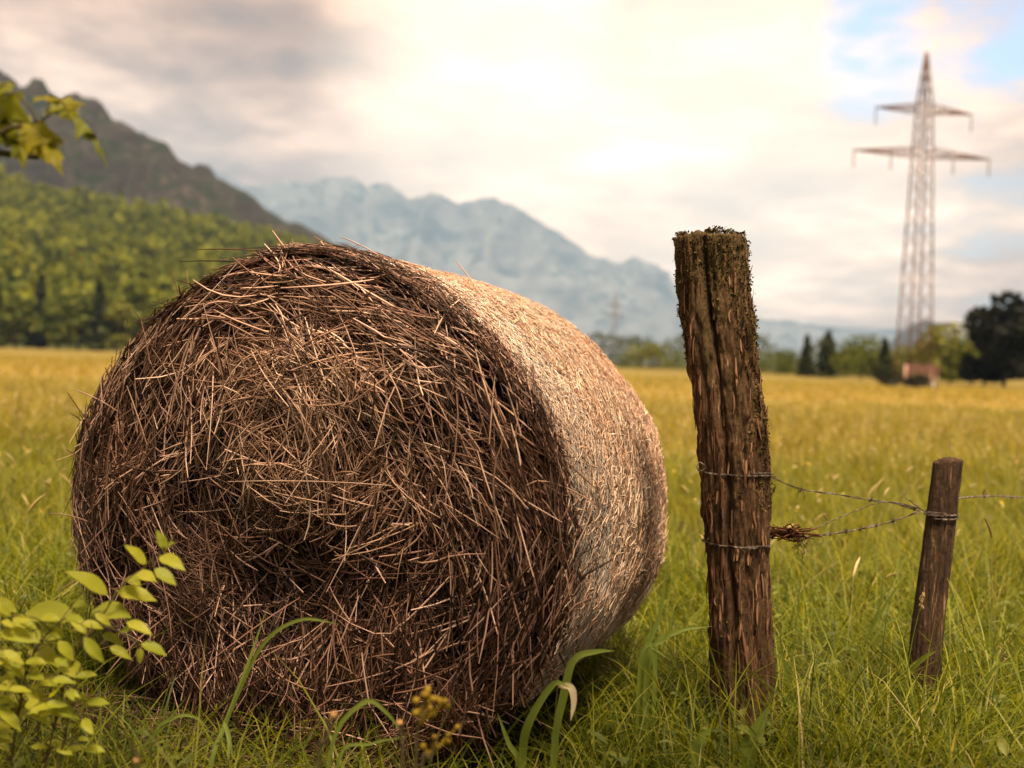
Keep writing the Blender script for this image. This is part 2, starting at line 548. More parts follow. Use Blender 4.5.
# ------------------------------------------------------------------ mountains
def range_mesh(name, label, mat, sky, depth, width, seed, nx=260, ny=70, rough=.13, freq=1.0, x_pad=0, fine_amp=.022):
    pts = np.array([at(px, py, depth) for px, py in sky])
    o = np.argsort(pts[:, 0]); pts = pts[o]
    xs = np.linspace(pts[0, 0] - x_pad, pts[-1, 0] + x_pad, nx)
    prof = np.interp(xs, pts[:, 0], pts[:, 2])
    v = np.linspace(-1, 1, ny)
    v = np.sign(v) * np.abs(v) ** 1.3
    X, Vv = np.meshgrid(xs, v, indexing="ij")
    Yy = depth + Vv * width
    H = prof[:, None] * np.ones_like(Vv)
    shape = (1 - np.abs(Vv)) ** 0.95
    q = np.stack([X * freq / 700, Yy * freq / 900, X * 0], -1)
    nz = ridged(q, 6, seed) - 1.0
    fine = fbm(q * 5, 4, seed + 9)
    Z = H * shape + H * rough * nz * (np.minimum(1, np.abs(Vv) * 5) * (1 - np.abs(Vv)) + .12) + H * fine_amp * fine
    Z = np.maximum(Z, 0) - 8 * (np.abs(Vv) > .999)
    mb = MB()
    mb.add(np.stack([X, Yy, Z], -1).reshape(-1, 3), grid_faces(nx, ny))
    return prop(mb.build(name, mat), label, "mountain", kind="structure")

range_mesh("mountains", "pale blue snow streaked mountain range fading into haze behind the bale", M["far_rock"],
           [(-700, 120), (-300, 140), (0, 160), (120, 168), (190, 166), (208, 158), (225, 166), (240, 178), (262, 183), (285, 180), (302, 186), (318, 178), (345, 177), (362, 184), (388, 182), (408, 193), (428, 190),
            (455, 200), (484, 196), (518, 207), (545, 222), (566, 236), (590, 250), (612, 263), (636, 258), (655, 266), (678, 284), (700, 302), (760, 319), (820, 326), (880, 329), (960, 340), (1100, 330), (1300, 318), (1700, 300)],
           8000, 1900, 5, nx=520, ny=110, rough=.22, freq=1.5)
range_mesh("mountains", "dark brown forested rock ridge falling from the upper left", M["crag_rock"],
           [(-900, -160), (-400, -60), (-150, 30), (-60, 48), (0, 72), (30, 86), (62, 98), (92, 103), (118, 118), (150, 140), (175, 155), (200, 170), (230, 189), (260, 206), (290, 221), (322, 236), (360, 256), (420, 290), (500, 330), (560, 362)],
           950, 330, 21, nx=420, ny=90, freq=8, rough=.20, fine_amp=.035)
range_mesh("hills", "small dark wooded hill behind the pylon", M["ridge_rock"],
           [(865, 374), (885, 350), (900, 332), (915, 322), (928, 318), (942, 325), (960, 345), (985, 376)], 3000, 180, 33, nx=60, ny=30, freq=4)

# wooded hillside at the left
def hill_h(x, y):
    top = np.interp(x, [-900, -600, -320, -250, -180, -110, -60, -10, 40], [118, 108, 92, 82, 68, 50, 33, 14, 0])
    ty = np.clip((y - 235) / 400, 0, 1)
    s = ty * ty * (3 - 2 * ty) * .45 + ty * .55
    return top * s * (1 + .08 * fbm(np.stack([x / 70, y / 70, x * 0], -1), 3, 41))

xs = np.linspace(-900, 60, 90); ys = np.linspace(228, 900, 60)
X, Y = np.meshgrid(xs, ys, indexing="ij")
Z = hill_h(X, Y) * np.clip(1 - (Y - 640) / 260, 0, 1) - .05 - 3 * (Y < 229) - 3 * (Y > 899)
mb = MB(); mb.add(np.stack([X, Y, Z], -1).reshape(-1, 3), grid_faces(90, 60))
prop(mb.build("hillside", M["hill_soil"]), "wooded lower hillside at the left", "hillside", kind="structure")


def clump_quads(C, size, r):
    n = len(C)
    a = unit(r.normal(size=(n, 3))); b = unit(np.cross(a, unit(r.normal(size=(n, 3)))))
    a = a * size[:, None] * .6; b = b * size[:, None] * .5
    V = np.stack([C - a, C + b, C + a, C - b], 1).reshape(-1, 3)
    return V, np.arange(4 * n).reshape(-1, 4)


def crown_points(kind, H, W, n, r):
    """centres of leaf clumps of a crown of height H (from ground) and width W"""
    if kind == "conifer":
        z = r.beta(1.0, 1.7, n)
        zz = H * (.05 + .95 * z)
        lay = .78 + .22 * np.cos(zz / H * 2 * math.pi * 9)
        th = r.uniform(0, 2 * math.pi, n)
        lump = .8 + .5 * fbm(np.stack([np.cos(th) * 1.6, np.sin(th) * 1.6, z * 7], -1), 2, int(r.integers(1, 999)))
        rad = W * .5 * (1 - z) ** .8 * lay * lump * np.sqrt(r.uniform(.05, 1, n)) + .02 * W
        return np.stack([rad * np.cos(th), rad * np.sin(th), zz - .12 * rad], 1)
    k = 16
    ph = r.uniform(0, 2 * math.pi, k); rr = np.sqrt(r.uniform(0, 1, k)) * W * .36
    cz = H * r.uniform(.14, .84, k)
    rr *= np.interp(cz / H, [.14, .5, .84], [1.0, 1.1, .5])
    cen = np.stack([rr * np.cos(ph), rr * np.sin(ph), cz], 1)
    cen[0] = (0, 0, H * .86)
    rad = W * r.uniform(.12, .25, k)
    w = r.integers(0, k, n)
    d = unit(r.normal(size=(n, 3))) * (r.uniform(.35, 1.0, n) ** .6)[:, None]
    P = cen[w] + d * rad[w][:, None] * np.array([1, 1, .85])
    P[:, 2] = np.clip(P[:, 2], H * .08, H * 1.0)
    return P


# forest: one mass
tmpl = []
for i in range(6):
    r = np.random.default_rng(100 + i)
    kind = "conifer" if i == 5 else "broad"
    P = crown_points(kind, 1.0, .62 if kind == "broad" else .36, 150, r)
    sz = r.uniform(.07, .16, 150)
    tmpl.append(clump_quads(P, sz, r))
N = 2700
fx = rng.uniform(-640, 45, N * 2); fy = rng.uniform(250, 660, N * 2)
ok = (hill_h(fx, fy) > .8) & (fx < -.05 * fy + 8) & (fx > -.78 * fy - 40)
fx, fy = fx[ok][:N], fy[ok][:N]
mb = MB()
fh = hill_h(fx, fy)
for i in range(len(fx)):
    ti = random.choice([0, 1, 2, 3, 4, 0, 1, 2, 3, 5])
    V, F = tmpl[ti]
    h = random.uniform(9, 19) * (1.15 if ti == 5 else 1)
    a = random.uniform(0, 6.28); c_, s_ = math.cos(a), math.sin(a)
    Q = np.stack([V[:, 0] * c_ - V[:, 1] * s_, V[:, 0] * s_ + V[:, 1] * c_, V[:, 2]], 1) * h
    mb.add(Q + [fx[i], fy[i], fh[i] - 1.0], F, smooth=False)
prop(mb.build("forest", M["forest"]), "yellow green wood covering the hillside at the left", "forest", kind="stuff")


def tree(name, label, cat, x, y, H, W, kind, mat, n=1400, seed=0, group=None, trunk_h=None, leaf_s=.06):
    r = np.random.default_rng(seed)
    root = thing(name, label, cat, (x, y, 0), group=group)
    mb = MB()
    top = np.array([r.normal() * .03 * H, r.normal() * .03 * H, H * (.92 if kind == "conifer" else .7)])
    tube(mb, [(0, 0, -.1), (r.normal() * .01 * H, 0, H * .3), top], [H * .022, H * .016, H * .004], 8)
    if kind != "conifer":
        for k in range(7):
            a = r.uniform(0, 6.28); z0 = H * r.uniform(.2, .45)
            e = np.array([math.cos(a) * W * .33, math.sin(a) * W * .33, z0 + H * r.uniform(.18, .35)])
            tube(mb, [(0, 0, z0), e * [.5, .5, 1] * [1, 1, .9], e], [H * .010, H * .007, H * .003], 5)
    mb.build("trunk", M["trunk"], root)
    mb = MB()
    P = crown_points(kind, H, W, n, r)
    V, F = clump_quads(P, H * leaf_s * r.uniform(.6, 1.4, n), r)
    mb.add(V, F, smooth=False)
    mb.build("crown", mat, root)
    return root


# front row of the wood at the left (px, depth, height, width, kind)
front = [(-62, 214, 15, 9, "b"), (-30, 206, 18, 9, "b"), (-4, 212, 17, 6, "c"), (16, 205, 15, 9, "b"), (40, 210, 19, 6.5, "c"), (58, 206, 14, 8, "b"), (78, 212, 17, 9, "b"), (98, 207, 18, 6, "c"),
         (117, 208, 13, 7, "l"), (137, 212, 17, 9, "b"), (160, 206, 15, 8, "l"), (184, 212, 17, 9, "b")]
GF = "trees along the foot of the wooded hillside"
lab = {-62: "round crowned tree beyond the left frame edge", -30: "tall broadleaf tree at the very left of the wood edge", -4: "dark conifer on the left edge of the picture",
       16: "bushy green tree right of the edge conifer", 40: "tallest dark spruce standing forward at the wood edge", 58: "low round tree right of the tallest spruce",
       78: "wide green broadleaf between low round tree and narrow spruce", 98: "narrow dark spruce at wood edge near the bale", 117: "small pale yellow green tree beside narrow spruce",
       137: "broadleaf tree half hidden behind the bale's left rim", 160: "pale tree mostly hidden behind bale", 184: "green tree hidden behind the bale"}
for i, (px, d, h, w, k) in enumerate(front):
    if px > 150 or px < -10: continue
    nm = {"b": "broadleaf_tree", "c": "spruce_tree", "l": "broadleaf_tree"}[k]
    tree(nm, lab[px], "tree", ground_x(px, d), d, h * .82, w * 1.1, "conifer" if k == "c" else "broad",
         {"b": M["leaf_mid"], "c": M["spruce"], "l": M["leaf_light"]}[k], 900, 300 + i, GF, leaf_s=.075)

# trees along the right field edge  (px, base depth, top py, width px, kind, label)
GR = "trees along the far edge of the meadow"
edge = [
    (628, 230, 352, 16, "b", "low bush beside the distant pylon"),
    (651, 215, 343, 20, "l", "pale rounded tree left of the tall post"),
    (676, 215, 351, 26, "b", "low broad tree just left of the tall post"),
    (768, 170, 352, 22, "b", "low green tree right beside the tall post"),
    (788, 160, 350, 18, "b", "small round tree left of the two spruces"),
    (806, 138, 334, 15, "c", "slimmer left spruce of the pair at the field edge"),
    (827, 135, 330, 24, "c", "broader right spruce of the pair at the field edge"),
    (846, 150, 352, 18, "l", "low pale tree between spruce pair and round tree"),
    (861, 128, 336, 30, "b", "round green tree right of the spruce pair"),
    (884, 122, 337, 17, "c", "single dark narrow spruce left of the pylon"),
    (902, 124, 346, 28, "l", "pale yellow green tree left behind the pylon foot"),
    (926, 120, 342, 28, "b", "green tree directly behind the pylon foot"),
    (950, 112, 324, 36, "l", "tall light green tree right of the pylon"),
    (972, 110, 340, 26, "b", "mid green tree tucked beside the black tree"),
]
for i, (px, d, ty, wpx, k, lb) in enumerate(edge):
    h = at(px, ty, d)[2]
    tree("spruce_tree" if k == "c" else "broadleaf_tree", lb, "tree", ground_x(px, d), d, h, wpx * d / 1000 * (1.75 if k == "c" else 2.6), "conifer" if k == "c" else "broad",
         {"b": M["leaf_mid"], "c": M["spruce"], "l": M["leaf_light"]}[k], 1700, 500 + i, GR)
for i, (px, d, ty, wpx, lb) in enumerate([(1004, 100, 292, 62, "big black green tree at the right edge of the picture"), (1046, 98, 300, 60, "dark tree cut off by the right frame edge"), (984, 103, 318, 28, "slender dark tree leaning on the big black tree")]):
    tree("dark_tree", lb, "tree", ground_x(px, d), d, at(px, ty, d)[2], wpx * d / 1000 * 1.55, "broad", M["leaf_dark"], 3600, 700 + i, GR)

# low continuous hedge behind the single trees
hg = thing("hedgerow", "long low olive hedge closing the far edge of the meadow behind the trees", "hedge", (ground_x(800, 240), 240, 0))
r = np.random.default_rng(801); n = 12000
hx = r.uniform(ground_x(580, 255), ground_x(1120, 255), n)
top = 6.4 + 3.2 * fbm(np.stack([hx / 5, hx * 0, hx * 0], -1), 3, 55)
P = np.stack([hx - hg.location.x, r.uniform(-4, 8, n), top * r.uniform(.02, 1, n)], -1)
mb = MB(); mb.add(*clump_quads(P, r.uniform(.35, .8, n), r), smooth=False); mb.build("foliage", M["hedge"], hg)
mb = MB()
for i in range(60):
    x = r.uniform(hx.min(), hx.max()) - hg.location.x; y = r.uniform(-3, 6)
    tube(mb, [(x, y, -.1), (x + .1, y, 1.2), (x, y + .1, 2.4)], .07, 5, n=4)
prop(mb.build("stems", M["trunk"], hg), kind="stuff")

# ------------------------------------------------------------------ pylons
def make_pylon():
    root = thing("electricity_pylon", "tall steel lattice pylon standing at the right of the meadow", "pylon", group="steel lattice pylons")
    HT = 25.3
    def half(z): return np.interp(z, [0, 18.2, 21.4, HT], [.98, .52, .42, .05])
    corners = lambda z: [np.array([sx * half(z), sy * half(z), z]) for sx, sy in ((-1, -1), (1, -1), (1, 1), (-1, 1))]
    mb = MB()
    for k in range(4):
        zs = [0, 9, 18.2, 21.4, HT]
        for a, b in zip(zs[:-1], zs[1:]):
            box_between(mb, corners(a)[k], corners(b)[k], .10)
    mb.build("leg_frame", M["steel"], root)
    mb = MB()
    zs = [0.2]
    while zs[-1] < HT - 1.2: zs.append(zs[-1] + max(.9, half(zs[-1]) * 2.0))
    for a, b in zip(zs[:-1], zs[1:]):
        A, B = corners(a), corners(b)
        for k in range(4):
            j = (k + 1) % 4
            box_between(mb, A[k], B[j], .028); box_between(mb, A[j], B[k], .028)
    mb.build("lattice_bracing", M["steel"], root)
    for z, L in ((20.75, 3.95), (17.45, 5.6)):
        mb = MB(); w = half(z)
        for s in (-1, 1):
            tip = np.array([s * L, 0, z + .15])
            for sy in (-1, 1):
                box_between(mb, (s * w, sy * w, z), tip, .085); box_between(mb, (s * w * .9, sy * w, z + .6), tip, .07)
                q = [np.array([s * w, sy * w, z]) * (1 - f) + tip * f for f in (0, .25, .5, .75)]
                u = [np.array([s * w * .9, sy * w, z + .6]) * (1 - f) + tip * f for f in (0, .25, .5, .75)]
                for a, b in zip(q[1:], u[:-1]): box_between(mb, a, b, .04)
                for a, b in zip(q, u): box_between(mb, a, b, .04)
        arm = mb.build("crossarm", M["steel"], root)
        for xx in ([-L, L] if z > 20 else [-L, -L * .46, L * .46, L]):
            m2 = MB()
            zt = z + .1
            C = np.array([(xx * .99, 0, zt - i * .09) for i in range(15)])
            rr = np.where(np.arange(15) % 2 == 0, .03, .065)
            tube(m2, C, rr, 8, raw=True)
            m2.build("insulator", M["insulator"], arm)
    mb = MB()
    for c in corners(0):
        mb = MB(); tube(mb, [c + [0, 0, -.3], c + [0, 0, .45]], .3, 8, n=2)
        mb.build("footing", M["concrete"], root)
    return root

PY = make_pylon()
PY.location = (ground_x(913, 76), 76, 0); PY.rotation_euler = (0, 0, R(9))
p2 = copy_tree(PY)
p2.location = (ground_x(613, 345), 345, 0); p2.rotation_euler = (0, 0, R(40))
p2["label"] = "small faint pylon far away above the bale's right shoulder"

# reddish rack under the pylon
rx = ground_x(921, 71)
rk = thing("wooden_rack", "reddish wooden feed rack with pale posts under the pylon", "rack", (rx, 71, 0), R(8))
rk.scale = (.82, .82, .95)
for sx in (-1, 1):
    for sy in (-.45, .45):
        mb = MB(); tube(mb, [(sx * 1.2, sy, -.1), (sx * 1.2, sy, 1.75)], .12, 6, n=3); mb.build("post", M["pale_beam"], rk)
mb = MB()
for i in range(3):
    for yy in (-.58, .58):
        z = 1.12 + i * .23
        V = np.array([(x, yy + dy, z + dz) for x in (-1.32, 1.32) for dy in (-.03, .03) for dz in (0, .2)])
        mb.add(V, np.array([[0, 1, 3, 2], [4, 6, 7, 5], [0, 4, 5, 1], [2, 3, 7, 6], [0, 2, 6, 4], [1, 5, 7, 3]]), smooth=False)
mb.build("board_panel", M["red_board"], rk)
for i, (px, d, w, lb) in enumerate([(891, 73, 1.5, "dark green bush left of the pylon foot"), (917, 69.5, 1.3, "dark green bush in front of the reddish rack")]):
    r = np.random.default_rng(900 + i)
    bs = thing("bush", lb, "bush", (ground_x(px, d), d, 0), group="bushes at the pylon foot")
    mb = MB()
    for k in range(6):
        a = r.uniform(0, 6.28); tube(mb, [(0, 0, -.05), (math.cos(a) * .2, math.sin(a) * .2, .4), (math.cos(a) * .5, math.sin(a) * .5, .8)], .02, 5)
    mb.build("stem", M["trunk"], bs)
    mb = MB(); n = 500
    P = unit(r.normal(size=(n, 3))) * (r.uniform(.2, 1, n) ** .5)[:, None] * [w, w * .7, .62] * .75 + [0, 0, .55]
    mb.add(*clump_quads(P, r.uniform(.08, .2, n), r), smooth=False)
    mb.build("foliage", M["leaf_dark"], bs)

# ------------------------------------------------------------------ hay bale
BX, BY, BYAW, BA, BB, BZ, BL = -.611, 2.72, R(-24.5), .838, .716, .662, 1.07

def cs(th):
    """slumped round: the lower half is squarer than the upper"""
    c, q = np.cos(th), np.sin(th)
    k = np.where(q < 0, .95, 1.12)
    return np.sign(c) * np.abs(c) ** k, np.sign(q) * np.abs(q) ** k

bale = thing("hay_bale", "big round brown hay bale lying on the meadow beside the tall post", "hay bale", (BX, BY, 0), BYAW)

def face_y(rho, th):
    x, z = rho * np.cos(th), rho * np.sin(th)
    n = fbm(np.stack([x * 3.1, z * 3.1, x * 0 + 2], -1), 3, 51)
    n2 = fbm(np.stack([x * 8, z * 8, x * 0 + 2], -1), 2, 57)
    y = -.06 * np.exp(-((x - .10) ** 2 + (z - .30) ** 2) / .12) + .03 * np.exp(-((x + .45) ** 2 + (z + .1) ** 2) / .06) + .032 * n + .020 * n2
    y = y + .085 * np.clip((rho - .86) / .14, 0, 1) ** 2.2
    return y

def face_pos(rho, th):
    lump = 1 + .018 * fbm(np.stack([np.cos(th) * 2, np.sin(th) * 2, th * 0], -1), 3, 61)
    ct, st = cs(th)
    x = BA * rho * ct * lump; z = BZ + BB * rho * st * lump
    return np.stack([x, face_y(rho, th), np.maximum(z, .0)], -1)

def side_pos(y, th):
    lump = 1 + .018 * fbm(np.stack([np.cos(th) * 2, np.sin(th) * 2, th * 0], -1), 3, 61) + .012 * fbm(np.stack([np.cos(th) * 3, np.sin(th) * 3, y * 3], -1), 2, 63)
    edge = np.minimum(y, BL - y)
    lump = lump * (1 - .035 * y)
    sh = 1 - .035 * np.clip(1 - edge / .13, 0, 1) ** 2
    ct, st = cs(th)
    return np.stack([BA * ct * lump * sh, y, np.maximum(BZ + BB * st * lump * sh, 0)], -1)

# end face: packed core disc + straws
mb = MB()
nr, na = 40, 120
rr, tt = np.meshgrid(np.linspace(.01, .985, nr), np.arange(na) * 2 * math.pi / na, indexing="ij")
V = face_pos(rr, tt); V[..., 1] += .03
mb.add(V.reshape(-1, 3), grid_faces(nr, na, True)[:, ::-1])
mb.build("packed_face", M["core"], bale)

def face_straws(mb, n, lift0, lift1, Lr, Wr, seed, rho_max=.995, center=None):
    r = np.random.default_rng(seed)
    if center is None:
        rho = np.sqrt(r.uniform(0, 1, n)) * rho_max; th = r.uniform(0, 2 * math.pi, n)
    else:
        cx, cz, sg = center
        x = cx + r.normal(size=n) * sg; z = cz + r.normal(size=n) * sg * .7
        rho = np.minimum(np.hypot(x, z), .98); th = np.arctan2(z, x)
    P = face_pos(rho, th)
    wx, wz = rho * np.cos(th) - .10 * (1 - rho), rho * np.sin(th) - .28 * (1 - rho)
    th = np.arctan2(wz, wx)
    tang = np.stack([-np.sin(th), 0 * th, np.cos(th)], -1)
    # clump direction field: neighbours lie the same way
    fld = fbm(np.stack([P[:, 0] * 5, P[:, 2] * 5, th * 0 + 7], -1), 2, 71) * .75
    dev = fld + r.normal(size=n) * .50
    wild = (r.uniform(size=n) < .20) & (rho < .78)
    dev = dev * np.interp(rho, [.72, .92], [1, .45])
    dev = np.where(wild, r.uniform(-1.57, 1.57, n), dev)
    inner = np.clip((.45 - rho) / .3, 0, 1)
    dev = dev + inner * r.normal(size=n) * .9
    low = np.clip((-.15 - rho * np.sin(th)) / .5, 0, 1)
    hang = r.uniform(size=n) < low * .75
    ca, sa = np.cos(dev), np.sin(dev)
    rad = np.stack([np.cos(th), 0 * th, np.sin(th)], -1)
    T = tang * ca[:, None] + rad * sa[:, None]
    hd = r.normal(size=n) * .38 + .15
    T = np.where(hang[:, None], np.stack([np.sin(hd), 0 * hd, np.cos(hd)], -1), T)
    tilt = r.normal(size=n) * .10
    T = T * np.cos(tilt)[:, None]; T[:, 1] = np.sin(tilt)
    # follow the rounding at the rim
    e = .01
    slope = (face_y(np.minimum(rho + e, 1), th) - face_y(rho - e, th)) / (2 * e * .75)
    T[:, 1] += np.sum(T * rad, 1) * slope
    L = r.uniform(*Lr, n) * np.where(r.uniform(size=n) < .12, 1.6, 1)
    L = np.minimum(L, .10 + 1.3 * (1.06 - rho) + (np.abs(ca) > .8) * .12)
    W = r.uniform(*Wr, n)
    P[:, 1] -= r.uniform(lift0, lift1, n)
    Nn = np.tile(np.array([0., -1, 0]), (n, 1)) + rad * np.clip((rho - .85) * 5, 0, .8)[:, None]
    # tangential straws bow around the bale
    sag = -rad * (L * L / (8 * np.maximum(rho, .25) * .75) * np.abs(ca) * .55)[:, None] * np.where(hang, 0, 1)[:, None]
    bend = sag + r.normal(size=(n, 3)) * (L * np.where(r.uniform(size=n) < .3, .10, .04))[:, None]
    strands(mb, P, T, Nn, L, W, bend, 4, 4, .42)

mb = MB()
face_straws(mb, 5200, -.030, .002, (.07, .24), (.0030, .0074), 1)
face_straws(mb, 3800, .000, .024, (.06, .26), (.0022, .0062), 2)
face_straws(mb, 6000, -.022, .014, (.02, .065), (.0012, .0030), 8)
face_straws(mb, 600, .018, .05, (.09, .30), (.0030, .0058), 3, .93)
# rim straws that poke past the outline
r = np.random.default_rng(5)
n = 900
th = r.uniform(-.45, math.pi + .35, n)
P = side_pos(r.uniform(.02, .10, n), th)
rad = np.stack([np.cos(th), 0 * th, np.sin(th)], -1); tang = np.stack([-np.sin(th), 0 * th, np.cos(th)], -1)
T = tang * r.choice([-1, 1], n)[:, None] + rad * r.uniform(.0, .36, n)[:, None] ** 2.5 + r.normal(size=(n, 3)) * .09
T = np.nan_to_num(T)
strands(mb, P + rad * .004, T, rad, r.uniform(.05, .2, n), r.uniform(.0026, .0046, n), r.normal(size=(n, 3)) * .008, 3, 4)
# straws draped back over the shoulder of the end face
n = 620
th = r.uniform(.25, 2.3, n)
P = side_pos(r.uniform(.0, .06, n) + r.beta(1, 2.2, n) * .20 * np.clip(np.sin(th), 0, 1), th)
rad = np.stack([np.cos(th), 0 * th, np.sin(th)], -1); tang = np.stack([-np.sin(th), 0 * th, np.cos(th)], -1)
dv = r.normal(size=n) * .55 - .3
T = tang * np.cos(dv)[:, None] + np.array([0, 1., 0]) * np.sin(dv)[:, None] + rad * (np.abs(r.normal(size=n)) * .05)[:, None]
L = r.uniform(.06, .22, n)
strands(mb, P + rad * (r.uniform(.006, .022, n) - L * L / 16)[:, None], T, rad, L, r.uniform(.0024, .0058, n), -rad * (L * L / 7)[:, None] + r.normal(size=(n, 3)) * .003, 4, 4, .42)
# a few long loose straws seen against the wood and the sky
inv = np.array((Matrix.Translation((BX, BY, 0)) @ Matrix.Rotation(BYAW, 4, "Z")).inverted())
def loc(px, py, d):
    return (inv @ np.append(at(px, py, d), 1))[:3]
for a, b, d in (((196, 248, 2.9), (290, 252, 2.85), 0), ((180, 260, 2.9), (262, 263, 2.85), 0), ((340, 235, 2.72), (392, 262, 2.7), 0), ((456, 260, 2.8), (478, 290, 2.75), 0), ((74, 388, 3.0), (118, 410, 2.95), 0),
                ((66, 448, 3.0), (96, 470, 2.95), 0), ((170, 268, 2.9), (178, 292, 2.9), 0), ((50, 512, 3.0), (88, 520, 2.95), 0), ((352, 368, 2.5), (228, 404, 2.55), 0), ((228, 480, 2.52), (392, 484, 2.5), 0), ((300, 596, 2.5), (200, 668, 2.55), 0)):
    A, B = loc(*a), loc(*b)
    P = ((A + B) / 2)[None]
    strands(mb, P, (B - A)[None], np.array([[0., -1, 0]]), np.array([np.linalg.norm(B - A)]), np.array([.0042]), np.array([[0, 0, -.006]]), 3, 4)
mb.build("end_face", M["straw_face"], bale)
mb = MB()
face_straws(mb, 850, .008, .06, (.07, .24), (.0028, .0058), 4, center=(.10, .33, .24))  # pale straws stand in for sunlit ones around the upper centre
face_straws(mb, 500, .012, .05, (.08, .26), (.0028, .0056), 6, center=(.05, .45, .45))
mb.build("highlight_straw", M["straw_lit"], bale)

# rolled side
mb = MB()
ns, na = 30, 128
yy, tt = np.meshgrid(np.linspace(.09, BL, ns), np.arange(na) * 2 * math.pi / na, indexing="ij")
V = side_pos(yy, tt); V = V * [.99, 1, .99]
mb.add(V.reshape(-1, 3), grid_faces(ns, na, True))
rr, tt = np.meshgrid(np.linspace(.01, .985, 8), np.arange(na) * 2 * math.pi / na, indexing="ij")
Vr = side_pos(np.full(na, BL), np.arange(na) * 2 * math.pi / na)
V = np.stack([Vr[None, :, 0] * rr, 0 * rr + BL - .005, BZ + (Vr[None, :, 2] - BZ) * rr], -1)
mb.add(V.reshape(-1, 3), grid_faces(8, na, True))
mb.build("packed_roll", M["core"], bale)
mb = MB()
def side_straws(mb, n, lift, Lr, Wr, seed, dv, y0=.06):
    r = np.random.default_rng(seed)
    th = r.uniform(-.62, math.pi + .62, n); y = r.uniform(y0, BL, n)
    P = side_pos(y, th)
    rad = np.stack([np.cos(th), 0 * th, np.sin(th)], -1); tang = np.stack([-np.sin(th), 0 * th, np.cos(th)], -1)
    d = r.normal(size=n) * dv
    T = tang * np.cos(d)[:, None] + np.array([0, 1., 0]) * np.sin(d)[:, None] + rad * (r.normal(size=n) * .07)[:, None]
    L = r.uniform(*Lr, n)
    P = P + rad * (r.uniform(*lift, n) - L * L / 14)[:, None]
    strands(mb, P, T, rad, L, r.uniform(*Wr, n), -rad * (L * L / 7)[:, None] + r.normal(size=(n, 3)) * .0015, 3, 2, .6)
side_straws(mb, 24000, (-.010, .008), (.02, .085), (.0032, .0064), 11, .5)
side_straws(mb, 16000, (.003, .018), (.015, .06), (.0026, .0050), 12, .85)
# back face straws
r = np.random.default_rng(13); n = 3500
rho = np.sqrt(r.uniform(0, 1, n)) * .95; th = r.uniform(0, 6.28, n)
Vr = side_pos(np.full(n, BL), th)
P = np.stack([Vr[:, 0] * rho, 0 * rho + BL + r.uniform(0, .02, n), np.maximum(BZ + (Vr[:, 2] - BZ) * rho, .01)], -1)
T = np.stack([-np.sin(th), 0 * th, np.cos(th)], -1) + r.normal(size=(n, 3)) * [.5, .08, .5]
strands(mb, P, T, np.tile([0., 1, 0], (n, 1)), r.uniform(.06, .2, n), r.uniform(.003, .005, n), r.normal(size=(n, 3)) * .006, 3, 2)
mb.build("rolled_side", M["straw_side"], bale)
# net wrap threads
mb = MB()
A = np.linspace(-.6, math.pi + .6, 260)
for k in range(30):
    y0 = .10 + (k + .6 * math.sin(k * 7.7)) * (BL - .12) / 30
    zz = np.where(np.arange(260) % 2 == 0, 1, -1) * .011 + .010 * fbm(np.stack([A * 3, A * 0 + k * 1.7, A * 0], -1), 2, 67)
    P = side_pos(y0 + zz, A)
    rad = np.stack([np.cos(A), 0 * A, np.sin(A)], -1)
    tube(mb, P + rad * .009, .0006, 3, raw=True)
for k in range(24):
    y0 = .085 + k * .30 / 24
    zz = np.where((np.arange(260) + k) % 2 == 0, 1, -1) * .008 + .008 * fbm(np.stack([A * 3, A * 0 + k * 2.3, A * 0], -1), 2, 68)
    P = side_pos(y0 + zz, A)
    rad = np.stack([np.cos(A), 0 * A, np.sin(A)], -1)
    tube(mb, P + rad * (.010 + .004 * vnoise(np.stack([A * 40, A * 0 + k, A * 0], -1), 69))[:, None], .0009, 3, raw=True)
mb.build("net_wrap", M["net"], bale)

# loose straw fallen at the foot of the bale
mb = MB(); r = np.random.default_rng(15); n = 1500
u = r.uniform(-1.0, .9, n); v = -np.abs(r.normal(size=n)) * .22 - .0
cy, sy = math.cos(BYAW), math.sin(BYAW)
P = np.stack([BX + u * cy - v * sy, BY + u * sy + v * cy, r.uniform(.0, .05, n) + .03 * np.exp(v * 8)], -1)
a = r.uniform(0, 6.28, n)
T = np.stack([np.cos(a), np.sin(a), r.normal(size=n) * .12], -1)
strands(mb, P, T, np.tile([0., 0, 1], (n, 1)), r.uniform(.06, .28, n), r.uniform(.002, .004, n), r.normal(size=(n, 3)) * .012, 3, 3)
prop(mb.build("loose_straw", M["loose_straw"]), "loose straw scattered on the ground at the foot of the bale", "straw", kind="stuff")

